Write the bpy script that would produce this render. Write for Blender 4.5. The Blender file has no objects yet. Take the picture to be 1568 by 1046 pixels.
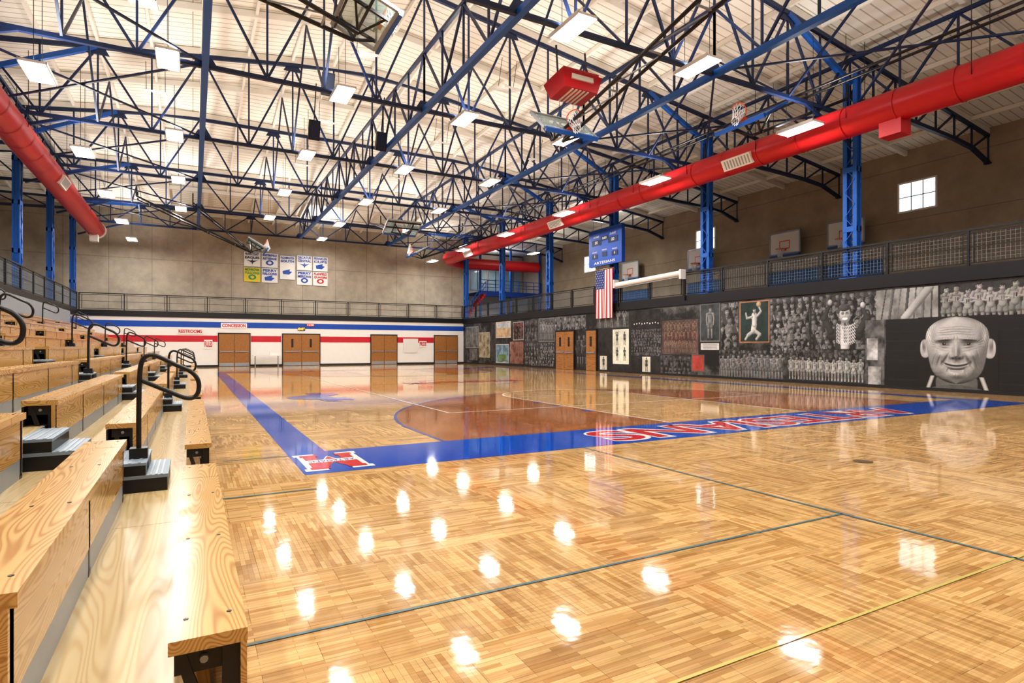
import bpy, math, random
import numpy as np
from mathutils import Vector, Matrix, Euler
random.seed(4); rng=np.random.default_rng(7)
scene=bpy.context.scene
scene.view_settings.view_transform='Standard'
try: scene.view_settings.look='Medium High Contrast'
except Exception: pass
scene.view_settings.exposure=-0.05
# ---------------------------------------------------------------- materials
MATS={}
def newmat(name):
    m=bpy.data.materials.new(name); m.use_nodes=True
    nt=m.node_tree; b=nt.nodes['Principled BSDF']; MATS[name]=m
    return m,nt,b
def N(nt,t,**kw):
    n=nt.nodes.new(t)
    for k,v in kw.items():
        if hasattr(n,k) and not (k in n.inputs): setattr(n,k,v)
        else: n.inputs[k].default_value=v
    return n
def c4(c): return (c[0],c[1],c[2],1)
def plain(name,col,rough=.5,metal=0,var=.12,scale=3,spec=.5):
    m,nt,b=newmat(name)
    tc=N(nt,'ShaderNodeTexCoord'); no=N(nt,'ShaderNodeTexNoise',Scale=scale,Detail=4)
    nt.links.new(tc.outputs['Object'],no.inputs['Vector'])
    mx=N(nt,'ShaderNodeMix',data_type='RGBA')
    mx.inputs['A'].default_value=c4([x*(1-var) for x in col]); mx.inputs['B'].default_value=c4([min(1,x*(1+var)) for x in col])
    nt.links.new(no.outputs['Fac'],mx.inputs['Factor']); nt.links.new(mx.outputs['Result'],b.inputs['Base Color'])
    b.inputs['Roughness'].default_value=rough; b.inputs['Metallic'].default_value=metal
    b.inputs['Specular IOR Level'].default_value=spec
    return m
def emis(name,col,st):
    m,nt,b=newmat(name); b.inputs['Base Color'].default_value=c4(col)
    b.inputs['Emission Color'].default_value=c4(col); b.inputs['Emission Strength'].default_value=st
    return m
plain('steel_dark',(.011,.027,.085),.45)
plain('steel_blue',(.012,.11,.44),.4)
plain('paint_blue',(.012,.08,.42),.35)
plain('paint_red',(.55,.02,.035),.4)
plain('duct_red',(.52,.010,.016),.38,var=.06,scale=1)
plain('white_paint',(.82,.8,.76),.5,var=.03)
plain('offwhite',(.74,.72,.68),.5,var=.03)
plain('black_metal',(.012,.012,.014),.35)
plain('black_paint',(.015,.015,.017),.5)
plain('grey_metal',(.32,.35,.38),.4,.3)
plain('tread_grey',(.22,.28,.33),.5)
plain('orange_rim',(.8,.12,.03),.4)
plain('net_white',(.85,.85,.85),.7)
plain('cream_steel',(.86,.82,.74),.6,var=.04)
plain('navy_pad',(.03,.11,.28),.6)
plain('floor_upper',(.25,.24,.23),.6)
plain('tan_wall',(.37,.30,.215),.8,var=.15,scale=1.2)
plain('teal_line',(.10,.18,.2),.06,var=.05)
plain('yellow_line',(.50,.42,.14),.06,var=.05)
plain('brass',(.25,.17,.08),.3,.8)
plain('glossy_blue',(.006,.07,.38),.06,var=.08,scale=8)
plain('glossy_red',(.5,.02,.03),.06,var=.05)
plain('glossy_white',(.74,.72,.68),.06,var=.03)
plain('flag_red',(.6,.03,.05),.7); plain('flag_blue',(.03,.05,.2),.7)
plain('sign_green',(.05,.3,.1),.6); plain('sign_yellow',(.75,.6,.05),.6)
emis('daylight',(.9,.95,1),2.2)
emis('led_amber',(1,.5,.1),1.5).cycles.emission_sampling='NONE'
emis('lamp_face',(1,.985,.97),14).cycles.emission_sampling='NONE'
m,nt,b=newmat('glass'); b.inputs['Base Color'].default_value=(.45,.62,.60,1); b.inputs['Alpha'].default_value=.4; b.inputs['Roughness'].default_value=.05

def wood_floor(name,ca,cb,cc,rough=.055):
    m,nt,b=newmat(name); L=nt.links.new
    tc=N(nt,'ShaderNodeTexCoord')
    cols=[]
    for r in (0,math.pi/2):
        mp=N(nt,'ShaderNodeMapping'); mp.inputs['Rotation'].default_value=(0,0,r)
        L(tc.outputs['Object'],mp.inputs['Vector'])
        br=N(nt,'ShaderNodeTexBrick'); br.offset=.37; br.squash=1
        br.inputs['Scale'].default_value=1; br.inputs['Brick Width'].default_value=.24; br.inputs['Row Height'].default_value=.028
        br.inputs['Mortar Size'].default_value=.0006; br.inputs['Mortar Smooth'].default_value=.2; br.inputs['Bias'].default_value=-.22
        br.inputs['Color1'].default_value=c4(ca); br.inputs['Color2'].default_value=c4(cb); br.inputs['Mortar'].default_value=c4(cc)
        L(mp.outputs['Vector'],br.inputs['Vector'])
        b2=N(nt,'ShaderNodeTexBrick'); b2.offset=.5
        for k,v in (('Scale',1),('Brick Width',.48),('Row Height',.168),('Mortar Size',.0012),('Bias',0)): b2.inputs[k].default_value=v
        b2.inputs['Color1'].default_value=(1.08,1.07,1.05,1); b2.inputs['Color2'].default_value=(.80,.77,.72,1); b2.inputs['Mortar'].default_value=(.5,.42,.35,1)
        L(mp.outputs['Vector'],b2.inputs['Vector'])
        mp2=N(nt,'ShaderNodeMapping'); mp2.inputs['Rotation'].default_value=(0,0,r); mp2.inputs['Scale'].default_value=(4,60,1)
        L(tc.outputs['Object'],mp2.inputs['Vector'])
        no=N(nt,'ShaderNodeTexNoise',Scale=1.0,Detail=5); L(mp2.outputs['Vector'],no.inputs['Vector'])
        rp=N(nt,'ShaderNodeMapRange'); rp.inputs['From Min'].default_value=.3; rp.inputs['From Max'].default_value=.75
        rp.inputs['To Min'].default_value=.78; rp.inputs['To Max'].default_value=1.14; L(no.outputs['Fac'],rp.inputs['Value'])
        mu=N(nt,'ShaderNodeMix',data_type='RGBA',blend_type='MULTIPLY'); mu.inputs['Factor'].default_value=1
        L(br.outputs['Color'],mu.inputs['A']); L(rp.outputs['Result'],mu.inputs['B'])
        m3=N(nt,'ShaderNodeMix',data_type='RGBA',blend_type='MULTIPLY'); m3.inputs['Factor'].default_value=1
        L(mu.outputs['Result'],m3.inputs['A']); L(b2.outputs['Color'],m3.inputs['B']); cols.append(m3.outputs['Result'])
    mp3=N(nt,'ShaderNodeMapping'); mp3.inputs['Location'].default_value=(.2,.1,.5); L(tc.outputs['Object'],mp3.inputs['Vector'])
    ck=N(nt,'ShaderNodeTexChecker',Scale=1/1.22); L(mp3.outputs['Vector'],ck.inputs['Vector'])
    mx=N(nt,'ShaderNodeMix',data_type='RGBA'); L(ck.outputs['Fac'],mx.inputs['Factor']); L(cols[0],mx.inputs['A']); L(cols[1],mx.inputs['B'])
    n2=N(nt,'ShaderNodeTexNoise',Scale=.6,Detail=3); L(tc.outputs['Object'],n2.inputs['Vector'])
    r2=N(nt,'ShaderNodeMapRange'); r2.inputs['To Min'].default_value=.85; r2.inputs['To Max'].default_value=1.15; L(n2.outputs['Fac'],r2.inputs['Value'])
    mu=N(nt,'ShaderNodeMix',data_type='RGBA',blend_type='MULTIPLY'); mu.inputs['Factor'].default_value=1
    L(mx.outputs['Result'],mu.inputs['A']); L(r2.outputs['Result'],mu.inputs['B'])
    L(mu.outputs['Result'],b.inputs['Base Color']); b.inputs['Roughness'].default_value=rough
    b.inputs['Specular IOR Level'].default_value=.45
    n3=N(nt,'ShaderNodeTexNoise',Scale=9,Detail=2); L(tc.outputs['Object'],n3.inputs['Vector'])
    bp=N(nt,'ShaderNodeBump',Strength=.10,Distance=.006); L(n3.outputs['Fac'],bp.inputs['Height']); L(bp.outputs['Normal'],b.inputs['Normal'])
wood_floor('maple_floor',(.64,.42,.19),(.38,.19,.06),(.20,.10,.035))
wood_floor('maple_stained',(.40,.155,.05),(.25,.085,.025),(.2,.07,.02))

def grain(name,ca,cb,freq=45,rough=.2,sx=1.0,sy=.10):
    m,nt,b=newmat(name); L=nt.links.new
    tc=N(nt,'ShaderNodeTexCoord'); mp=N(nt,'ShaderNodeMapping'); mp.inputs['Scale'].default_value=(sx,sy,sx)
    L(tc.outputs['Object'],mp.inputs['Vector'])
    no=N(nt,'ShaderNodeTexNoise',Scale=5.0,Detail=1.0,Roughness=.3); L(mp.outputs['Vector'],no.inputs['Vector'])
    mul=N(nt,'ShaderNodeMath',operation='MULTIPLY'); mul.inputs[1].default_value=freq; L(no.outputs['Fac'],mul.inputs[0])
    sn=N(nt,'ShaderNodeMath',operation='SINE'); L(mul.outputs[0],sn.inputs[0])
    rp=N(nt,'ShaderNodeMapRange'); rp.inputs['From Min'].default_value=-1.0; rp.inputs['From Max'].default_value=1; L(sn.outputs[0],rp.inputs['Value'])
    pw=N(nt,'ShaderNodeMath',operation='POWER'); pw.inputs[1].default_value=2.0; L(rp.outputs['Result'],pw.inputs[0])
    mx=N(nt,'ShaderNodeMix',data_type='RGBA'); mx.inputs['A'].default_value=c4(ca); mx.inputs['B'].default_value=c4(cb)
    L(pw.outputs[0],mx.inputs['Factor']); L(mx.outputs['Result'],b.inputs['Base Color']); b.inputs['Roughness'].default_value=rough
    b.inputs['Specular IOR Level'].default_value=.4
grain('fir_seat',(.60,.37,.135),(.40,.205,.06),190,.2,1.4,.13)
grain('pine_pale',(.60,.47,.26),(.52,.375,.18),130,.22,1.4,.1)
grain('door_wood',(.38,.18,.06),(.28,.12,.038),60,.35)

def bricks(name,c1,c2,mo,w,h,ms,rough=.8,rot=(0,0,0),var=.15):
    m,nt,b=newmat(name); L=nt.links.new
    tc=N(nt,'ShaderNodeTexCoord'); mp=N(nt,'ShaderNodeMapping'); mp.inputs['Rotation'].default_value=rot
    L(tc.outputs['Object'],mp.inputs['Vector'])
    br=N(nt,'ShaderNodeTexBrick'); br.offset=.5 if w<1 else 0
    for k,v in (('Scale',1),('Brick Width',w),('Row Height',h),('Mortar Size',ms)): br.inputs[k].default_value=v
    br.inputs['Color1'].default_value=c4(c1); br.inputs['Color2'].default_value=c4(c2); br.inputs['Mortar'].default_value=c4(mo)
    L(mp.outputs['Vector'],br.inputs['Vector'])
    no=N(nt,'ShaderNodeTexNoise',Scale=.9,Detail=6,Roughness=.65); L(tc.outputs['Object'],no.inputs['Vector'])
    rp=N(nt,'ShaderNodeMapRange'); rp.inputs['From Min'].default_value=.3; rp.inputs['From Max'].default_value=.7
    rp.inputs['To Min'].default_value=1-var; rp.inputs['To Max'].default_value=1+var; L(no.outputs['Fac'],rp.inputs['Value'])
    mu=N(nt,'ShaderNodeMix',data_type='RGBA',blend_type='MULTIPLY'); mu.inputs['Factor'].default_value=1
    L(br.outputs['Color'],mu.inputs['A']); L(rp.outputs['Result'],mu.inputs['B']); L(mu.outputs['Result'],b.inputs['Base Color'])
    b.inputs['Roughness'].default_value=rough
bricks('concrete_wall',(.41,.355,.28),(.44,.38,.30),(.28,.245,.19),2.4,2.4,.02,rot=(math.radians(-90),0,0),var=.22)
bricks('tan_block',(.36,.29,.205),(.39,.315,.22),(.25,.20,.15),2.4,2.4,.02,rot=(math.radians(-90),0,math.radians(90)))
bricks('ceiling_deck',(.90,.86,.77),(.86,.82,.73),(.50,.46,.40),60,.32,.022,.75,var=.06)

# ---------------------------------------------------------------- mesh builder
class MB:
    def __init__(s): s.v=[];s.f=[];s.m=[];s.names=[];s.M=Matrix.Identity(4);s.sm=[]
    def mi(s,n):
        if n not in s.names: s.names.append(n)
        return s.names.index(n)
    def add(s,vs,fs,mat,smooth=False):
        o=len(s.v); s.v+=[tuple(s.M@Vector(p)) for p in vs]
        for f in fs: s.f.append([o+i for i in f]); s.m.append(s.mi(mat)); s.sm.append(smooth)
    def box(s,x0,x1,y0,y1,z0,z1,mat):
        s.add([(x0,y0,z0),(x1,y0,z0),(x1,y1,z0),(x0,y1,z0),(x0,y0,z1),(x1,y0,z1),(x1,y1,z1),(x0,y1,z1)],
          [(0,3,2,1),(4,5,6,7),(0,1,5,4),(1,2,6,5),(2,3,7,6),(3,0,4,7)],mat)
    def beam(s,p,q,w,h,mat):
        p=Vector(p);q=Vector(q);d=(q-p)
        if d.length<1e-5:return
        d.normalize(); up=Vector((0,0,1)) if abs(d.z)<.95 else Vector((0,1,0))
        sx=d.cross(up).normalized()*w/2; sy=sx.cross(d).normalized()*h/2
        s.add([p-sx-sy,p+sx-sy,p+sx+sy,p-sx+sy,q-sx-sy,q+sx-sy,q+sx+sy,q-sx+sy],
          [(0,1,2,3),(7,6,5,4),(0,4,5,1),(1,5,6,2),(2,6,7,3),(3,7,4,0)],mat)
    def tube(s,pts,r,mat,seg=8,caps=True,closed=False):
        pts=[Vector(p) for p in pts]; n=len(pts); rings=[]; prev=None
        for i,p in enumerate(pts):
            if closed: t=(pts[(i+1)%n]-pts[i-1]).normalized()
            else: t=(pts[min(i+1,n-1)]-pts[max(i-1,0)]).normalized()
            if prev is None:
                a=Vector((0,0,1)) if abs(t.z)<.9 else Vector((1,0,0)); u=t.cross(a).normalized()
            else:
                u=(prev-t*prev.dot(t)).normalized()
            prev=u; w=t.cross(u)
            rings.append([p+r*(math.cos(2*math.pi*k/seg)*u+math.sin(2*math.pi*k/seg)*w) for k in range(seg)])
        vs=[v for R in rings for v in R]; fs=[]
        for i in range(n if closed else n-1):
            j=(i+1)%n
            for k in range(seg):
                k2=(k+1)%seg; fs.append((i*seg+k,i*seg+k2,j*seg+k2,j*seg+k))
        s.add(vs,fs,mat,True)
        if caps and not closed:
            s.add(rings[0],[tuple(range(seg))],mat); s.add(rings[-1],[tuple(range(seg))[::-1]],mat)
    def poly(s,vs,mat): s.add(vs,[tuple(range(len(vs)))],mat)
    def strip(s,inner,outer,mat):
        n=len(inner); s.add(list(inner)+list(outer),[(i,i+1,n+i+1,n+i) for i in range(n-1)],mat)
    def done(s,name,parent=None):
        me=bpy.data.meshes.new(name); me.from_pydata(s.v,[],s.f)
        for n in s.names: me.materials.append(MATS[n])
        me.polygons.foreach_set('material_index',s.m); me.polygons.foreach_set('use_smooth',s.sm); me.update()
        o=bpy.data.objects.new(name,me); scene.collection.objects.link(o)
        if parent: o.parent=parent
        return o
def text(name,body,loc,rot,mat,w=None,h=None,parent=None,offset=0,extr=.003):
    cu=bpy.data.curves.new(name,'FONT'); cu.body=body; cu.align_x='CENTER'; cu.align_y='CENTER'; cu.size=1; cu.offset=offset; cu.extrude=0
    cu.materials.append(MATS[mat]); o=bpy.data.objects.new(name,cu); scene.collection.objects.link(o)
    bpy.context.view_layer.update(); d=o.dimensions
    o.location=loc; o.rotation_euler=rot; o.scale=((w/d.x) if w else 1,(h/d.y) if h else 1,1)
    if parent: o.parent=parent
    return o
RX=math.pi/2
ROT_FAR=(RX,0,0); ROT_RIGHT=(RX,0,-RX)

# ---------------------------------------------------------------- layout constants (metres)
XL,XR=-6.15,19.4
OL,OR=-15.7,29.0
YN,YF,YB=-7.2,44.0,46.0
BZ=3.6
COLY=[-.8,5.6,12,18.4,24.8,31.2,37.6,44]
def roofz(x,y): return 10.4+.13*min(x-OL,OR-x,y-YN,max(YB-y,0))

# ---------------------------------------------------------------- floor + court
mb=MB(); mb.box(XL,XR+.3,YN,YF+.2,-.2,0,'maple_floor'); floor=mb.done('floor')
mb=MB(); z=.0015
CX=9.07; X0,X1,x0,x1=1.0,17.14,1.45,16.69; Y0,Y1,y0,y1=6.25,34.3,7.6,32.95
def rect(a,b,c,d,zz,mat): mb.poly([(a,c,zz),(b,c,zz),(b,d,zz),(a,d,zz)],mat)
rect(X0,X1,Y0,y0,z,'glossy_blue'); rect(X0,X1,y1,Y1,z,'glossy_blue'); rect(X0,x0,y0,y1,z,'glossy_blue'); rect(x1,X1,y0,y1,z,'glossy_blue')
R=6.05
for sgn,yb in ((1,y0),(-1,y1)):
    by=yb+sgn*1.3
    pts=[(CX-R,yb)]+[(CX-R*math.cos(a),by+sgn*R*math.sin(a)) for a in np.linspace(0,math.pi,49)]+[(CX+R,yb)]
    pl=[(p[0],p[1],z) for p in pts]
    if sgn>0: pl=pl[::-1]
    mb.poly(pl,'maple_stained')
    inn=[(CX-(R-.05),yb)]+[(CX-(R-.05)*math.cos(a),by+sgn*(R-.05)*math.sin(a)) for a in np.linspace(0,math.pi,49)]+[(CX+R-.05,yb)]
    mb.strip([(p[0],p[1],z+.001) for p in inn],[(p[0],p[1],z+.001) for p in pts],'glossy_blue')
    lx=1.83; fy=yb+sgn*5.8
    lane=[(CX-lx,yb),(CX-lx,fy)]+[(CX-lx*math.cos(a),fy+sgn*lx*math.sin(a)) for a in np.linspace(0,math.pi,33)]+[(CX+lx,fy),(CX+lx,yb)]
    ll=[(p[0],p[1],z+.001) for p in lane]
    mb.poly(ll[::-1] if sgn>0 else ll,'maple_floor')
    a_,b_=sorted((yb,fy))
    for sx in (-1,1): rect(CX+sx*lx-.025,CX+sx*lx+.025,a_,b_,z+.002,'glossy_white')
    rect(CX-lx,CX+lx,fy-.025,fy+.025,z+.002,'glossy_white')
    c1=[(CX-(lx-.025)*math.cos(a),fy+sgn*(lx-.025)*math.sin(a),z+.002) for a in np.linspace(0,math.pi,33)]
    c2=[(CX-(lx+.025)*math.cos(a),fy+sgn*(lx+.025)*math.sin(a),z+.002) for a in np.linspace(0,math.pi,33)]
    mb.strip(c1,c2,'glossy_white')
    for sx in (-1,1):
        for k in (2.1,3.3,4.2):
            rect(CX+sx*(lx+.02)-(.2 if sx<0 else 0),CX+sx*(lx+.02)+(.2 if sx>0 else 0),min(yb+sgn*k,yb+sgn*(k+.12)),max(yb+sgn*k,yb+sgn*(k+.12))+(.15 if k==2.1 else 0),z+.002,'glossy_blue')
YC=(y0+y1)/2
rect(x0,x1,YC-.025,YC+.025,z,'glossy_red')
c1=[(CX+1.8*math.cos(a),YC+1.8*math.sin(a),z+.001) for a in np.linspace(0,2*math.pi,65)]
c2=[(CX+1.86*math.cos(a),YC+1.86*math.sin(a),z+.001) for a in np.linspace(0,2*math.pi,65)]
mb.strip(c1,c2,'glossy_blue')
def line(a,b,c,d,mat,w=.05):
    if abs(a-b)<1e-6: rect(a-w/2,a+w/2,c,d,z+.0025,mat)
    else: rect(a,b,c-w/2,c+w/2,z+.0025,mat)
line(4.45,4.45,10.8,29.4,'glossy_white'); line(13.6,13.6,10.8,29.4,'glossy_white')
line(4.45,13.6,10.8,10.8,'glossy_white'); line(4.45,13.6,29.4,29.4,'glossy_white')
line(4.45,4.45,-3,6.25,'teal_line',.03); line(.2,4.45,2.8,2.8,'teal_line',.022)
line(1.0,14,1.7,1.7,'yellow_line',.018); line(.2,1.0,5.6,5.6,'teal_line',.03); line(.3,1.0,7.45,7.45,'teal_line',.03)
cp=[(6.7+.1*math.cos(a),3.97+.1*math.sin(a),z+.003) for a in np.linspace(0,2*math.pi,24,endpoint=False)]; mb.poly(cp,'brass')
court=mb.done('court_markings',floor)
for nm,mt,of,zz in (('baseline_letter_outline','glossy_white',.06,.0035),('baseline_letters','glossy_red',.02,.0045)):
    text(nm,'ARTESIANS',(9.0,6.93,zz),(0,0,math.pi),mt,w=7.8+(.1 if of>.03 else 0),h=.90+(.12 if of>.03 else 0),parent=floor,offset=of)
    text(nm+'_far','MARTINSVILLE',(9.0,33.6,zz),(0,0,0),mt,w=7.8,h=.72,parent=floor,offset=of)
def blockM(cx,cy,w,h,zz,mat,g=0):
    q=w/2;r=h/2;t=w*.26
    P=[(-q,-r),(-q,r),(-q+t,r),(0,r*.15),(q-t,r),(q,r),(q,-r),(q-t,-r),(q-t,r*.25),(0,-r*.65),(-q+t,r*.25),(-q+t,-r)]
    mbm=MB()
    V=[(cx-p[0],cy-p[1],zz) for p in P]
    for f in ((0,1,2,10,11),(2,3,9,10),(3,4,8,9),(4,5,6,7,8)): mbm.add([V[i] for i in f],[tuple(range(len(f)))],mat)
    for sx in (-1,1):
        mbm.poly([(cx+sx*(q-t/2)-t*.7,cy+r*.74,zz+.0002),(cx+sx*(q-t/2)+t*.7,cy+r*.74,zz+.0002),(cx+sx*(q-t/2)+t*.7,cy+r,zz+.0002),(cx+sx*(q-t/2)-t*.7,cy+r,zz+.0002)],mat)
        mbm.poly([(cx+sx*(q-t/2)-t*.7,cy-r,zz+.0002),(cx+sx*(q-t/2)+t*.7,cy-r,zz+.0002),(cx+sx*(q-t/2)+t*.7,cy-r*.74,zz+.0002),(cx+sx*(q-t/2)-t*.7,cy-r*.74,zz+.0002)],mat)
    mbm.done('corner_letter',floor)
blockM(1.40,6.9,.66,1.02,.0035,'glossy_white'); blockM(1.40,6.9,.54,.88,.0045,'glossy_red')
mb=MB(); rect(1.12,1.68,6.84,7.00,.0055,'glossy_white'); mb.done('corner_banner',floor)
text('corner_small_word','ARTESIANS',(1.40,6.92,.0065),(0,0,math.pi),'glossy_blue',w=.52,h=.1,parent=floor,offset=.01)
text('center_letters','MARTINSVILLE',(9.0,YC,.005),(0,0,0),'glossy_red',w=4.6,h=1.1,parent=floor,offset=.03)
text('side_logo','A',(2.9,15.9,.0045),(0,0,RX),'glossy_blue',w=2.6,h=1.4,parent=floor,offset=.06)
text('side_logo_word','ARTESIANS',(3.0,15.9,.0055),(0,0,RX),'glossy_blue',w=3.0,h=.45,parent=floor,offset=.03)

# ---------------------------------------------------------------- room shell
mb=MB(); mb.box(XR,XR+.25,YN,YF+.2,0,BZ-.25,'black_paint'); wall_r=mb.done('wall_right')
mb=MB(); mb.box(XL-.25,XL,YN,YF+.2,0,BZ-.25,'white_paint')
mb.box(XL,XL+.01,YN,YF,2.55,3.1,'paint_blue'); mb.box(XL,XL+.01,YN,YF,1.68,2.1,'paint_red'); mb.done('wall_left')
mb=MB(); mb.box(XL-.25,XR+.25,YF,YF+.2,0,BZ-.25,'white_paint')
mb.box(XL,XR,YF-.01,YF,2.62,3.0,'paint_blue')
for a,b_ in ((XL,1.45),(3.5,5.45),(8.1,11.75),(13.85,16.8)): mb.box(a,b_,YF-.01,YF,1.66,2.08,'paint_red')
mb.done('wall_far')
mb=MB(); mb.box(XL,XR,YF-.03,YF-.011,0,.12,'black_paint'); mb.done('baseboard_far')
mb=MB(); mb.box(XR-.03,XR-.018,YN,YF-.04,0,.1,'black_paint'); mb.done('baseboard_right')
mb=MB(); mb.box(OL,20.5,YB,YB+.25,0,13.6,'concrete_wall'); mb.box(20.3,20.5,YB+.25,53,3.6,11,'tan_wall'); mb.done('wall_far_upper')
mb=MB(); mb.box(OR,OR+.25,YN,53,0,10.6,'tan_block'); mb.done('wall_right_upper')
mb=MB(); mb.box(OL-.25,OL,YN,YB+.25,0,10.6,'tan_block'); mb.done('wall_left_upper')
mb=MB(); mb.box(OL,OR,YN-.25,YN,0,13.6,'concrete_wall'); mb.done('wall_near')
mb=MB()
for a,b_,c,d in ((XR+.0,OR,YN,53),(OL,XL,YN,YB),(XL,XR,YF,YB)):
    mb.box(a,b_,c,d,BZ-.25,BZ,'floor_upper')
mb.box(XR-.06,XR,YN,YF,3.2,BZ+.02,'black_metal'); mb.box(XL,XL+.06,YN,YF,3.2,BZ+.02,'black_metal'); mb.box(XL,XR,YF-.06,YF,3.25,BZ+.02,'black_metal')
mb.done('balcony_slab')
mb=MB(); e=10.4; hz=10.4+.13*(OR-OL)/2; cx=(OL+OR)/2; hw=(OR-OL)/2
A=(OL,YN,e);B=(OR,YN,e);C=(OR,YB,e);D=(OL,YB,e);E=(cx,YN+hw,hz);F=(cx,YB-hw,hz)
mb.poly([A,E,B],'ceiling_deck'); mb.poly([B,E,F,C],'ceiling_deck'); mb.poly([C,F,D],'ceiling_deck'); mb.poly([D,F,E,A],'ceiling_deck')
up=lambda p:(p[0],p[1],p[2]+.3)
A,B,C,D,E,F=map(up,(A,B,C,D,E,F))
mb.poly([A,B,E],'grey_metal'); mb.poly([B,C,F,E],'grey_metal'); mb.poly([C,D,F],'grey_metal'); mb.poly([D,A,E,F],'grey_metal')
mb.box(20.5,OR,YB,53,10.4,10.6,'ceiling_deck')
ceil=mb.done('ceiling')
mb=MB()
def along(mb,fix,axis,a,b_,w,h,mat,dz):
    br=sorted([a,b_]+list(np.linspace(a,b_,15)[1:-1]))
    for p,q in zip(br[:-1],br[1:]):
        if axis=='x': mb.beam((p,fix,roofz(p,fix)-dz),(q,fix,roofz(q,fix)-dz),w,h,mat)
        else: mb.beam((fix,p,roofz(fix,p)-dz),(fix,q,roofz(fix,q)-dz),w,h,mat)
x=OL+1.6
while x<OR: along(mb,x,'y',YN,YB,.09,.16,'cream_steel',.1); x+=1.6
y=YN+3.2
while y<YB: along(mb,y,'x',OL,OR,.14,.22,'cream_steel',.15); y+=3.2
mb.done('purlins',ceil)

# ---------------------------------------------------------------- trusses
mb=MB(); ZB=9.1
def plate(vs,mat): mb.add(vs,[(0,1,2,3),(7,6,5,4),(0,4,5,1),(1,5,6,2),(2,6,7,3),(3,7,4,0)],mat)
def gusset(x,y,zz,s=.34):
    plate([(x-s,y-.03,zz-.05),(x+s,y-.03,zz-.05),(x+s*.4,y-.03,zz+s*.9),(x-s*.4,y-.03,zz+s*.9),(x-s,y+.03,zz-.05),(x+s,y+.03,zz-.05),(x+s*.4,y+.03,zz+s*.9),(x-s*.4,y+.03,zz+s*.9)],'steel_dark')
XN=[-6.1+1.6*i for i in range(17)]
WB=.066
for yk in COLY:
    top=lambda x: roofz(x,yk)-.34
    for i in range(16):
        a,b_=XN[i],XN[i+1]
        mb.beam((a,yk,ZB),(b_,yk,ZB),.115,.115,'steel_dark')
        mb.beam((a,yk,top(a)),(b_,yk,top(b_)),.11,.13,'steel_dark')
        if i%2==0: mb.beam((a,yk,top(a)),(b_,yk,ZB),WB,WB,'steel_dark')
        else: mb.beam((a,yk,ZB),(b_,yk,top(b_)),WB,WB,'steel_dark')
        mb.beam((a,yk,ZB),(a,yk,top(a)),.055,.055,'steel_dark')
        if i%4==0: gusset(a,yk,ZB)
        if i%4==2: gusset(a,yk,top(a)-.2)
    for side in (1,-1):
        xc=19.5 if side>0 else XL; xo=OR if side>0 else OL
        mb.beam((xc,yk,8.2),(xc-side*2.4,yk,ZB),.1,.1,'steel_dark')
        mb.beam((xc,yk,10.2),(xc-side*3.2,yk,top(xc-side*3.2)),.16,.16,'steel_blue')
        n=7; P=[];Q=[]
        for i in range(n+1):
            t=i/n; xx=xc+(xo-xc)*t
            P.append((xx,yk,9.75-.35*t-.45*max(0,(t-.75)/.25)**2)); Q.append((xx,yk,roofz(xx,yk)-.3))
        for i in range(n):
            mb.beam(P[i],P[i+1],.14,.14,'steel_dark'); mb.beam(Q[i],Q[i+1],.13,.15,'steel_dark')
            mb.beam(P[i],Q[i+1],.07,.07,'steel_dark'); mb.beam(P[i+1],Q[i+1],.06,.06,'steel_dark')
        mb.beam(P[n],(xo,yk,8.9),.25,.25,'steel_dark')
for xk in (-6.1,.3,6.7,13.1,19.5,-2.9,3.5,9.9,16.3):
    main=xk in (-6.1,.3,6.7,13.1,19.5)
    for a,b_ in zip(COLY[:-1],COLY[1:]):
        ztop=lambda yy: min(roofz(xk,yy)-.45,11.0)
        if main:
            mb.beam((xk,a,ZB),(xk,b_,ZB),.17,.17,'steel_blue')
            ys=[a+(b_-a)*i/4 for i in range(5)]
            for i in range(4):
                mb.beam((xk,ys[i],ztop(ys[i])),(xk,ys[i+1],ztop(ys[i+1])),.1,.11,'steel_dark')
                if i%2==0: mb.beam((xk,ys[i],ztop(ys[i])),(xk,ys[i+1],ZB),WB,WB,'steel_dark')
                else: mb.beam((xk,ys[i],ZB),(xk,ys[i+1],ztop(ys[i+1])),WB,WB,'steel_dark')
                mb.beam((xk,ys[i],ZB),(xk,ys[i],ztop(ys[i])),.055,.055,'steel_dark')
        else:
            mb.beam((xk,a,ZB),(xk,(a+b_)/2,roofz(xk,(a+b_)/2)-.3),.06,.06,'steel_dark'); mb.beam((xk,b_,ZB),(xk,(a+b_)/2,roofz(xk,(a+b_)/2)-.3),.06,.06,'steel_dark')
for a,b_ in zip(COLY[:-1],COLY[1:]):
    for xa,xb in ((-6.1,.3),(13.1,19.5)):
        mb.beam((xa,a,ZB+.05),(xb,b_,ZB+.05),.06,.05,'steel_dark'); mb.beam((xb,a,ZB+.1),(xa,b_,ZB+.1),.06,.05,'steel_dark')
for dx in (0,.35): mb.tube([(17.0+dx,2,9.35),(17.0+dx,40,9.35)],.045,'black_metal',8)
mb.done('roof_trusses')
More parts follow.
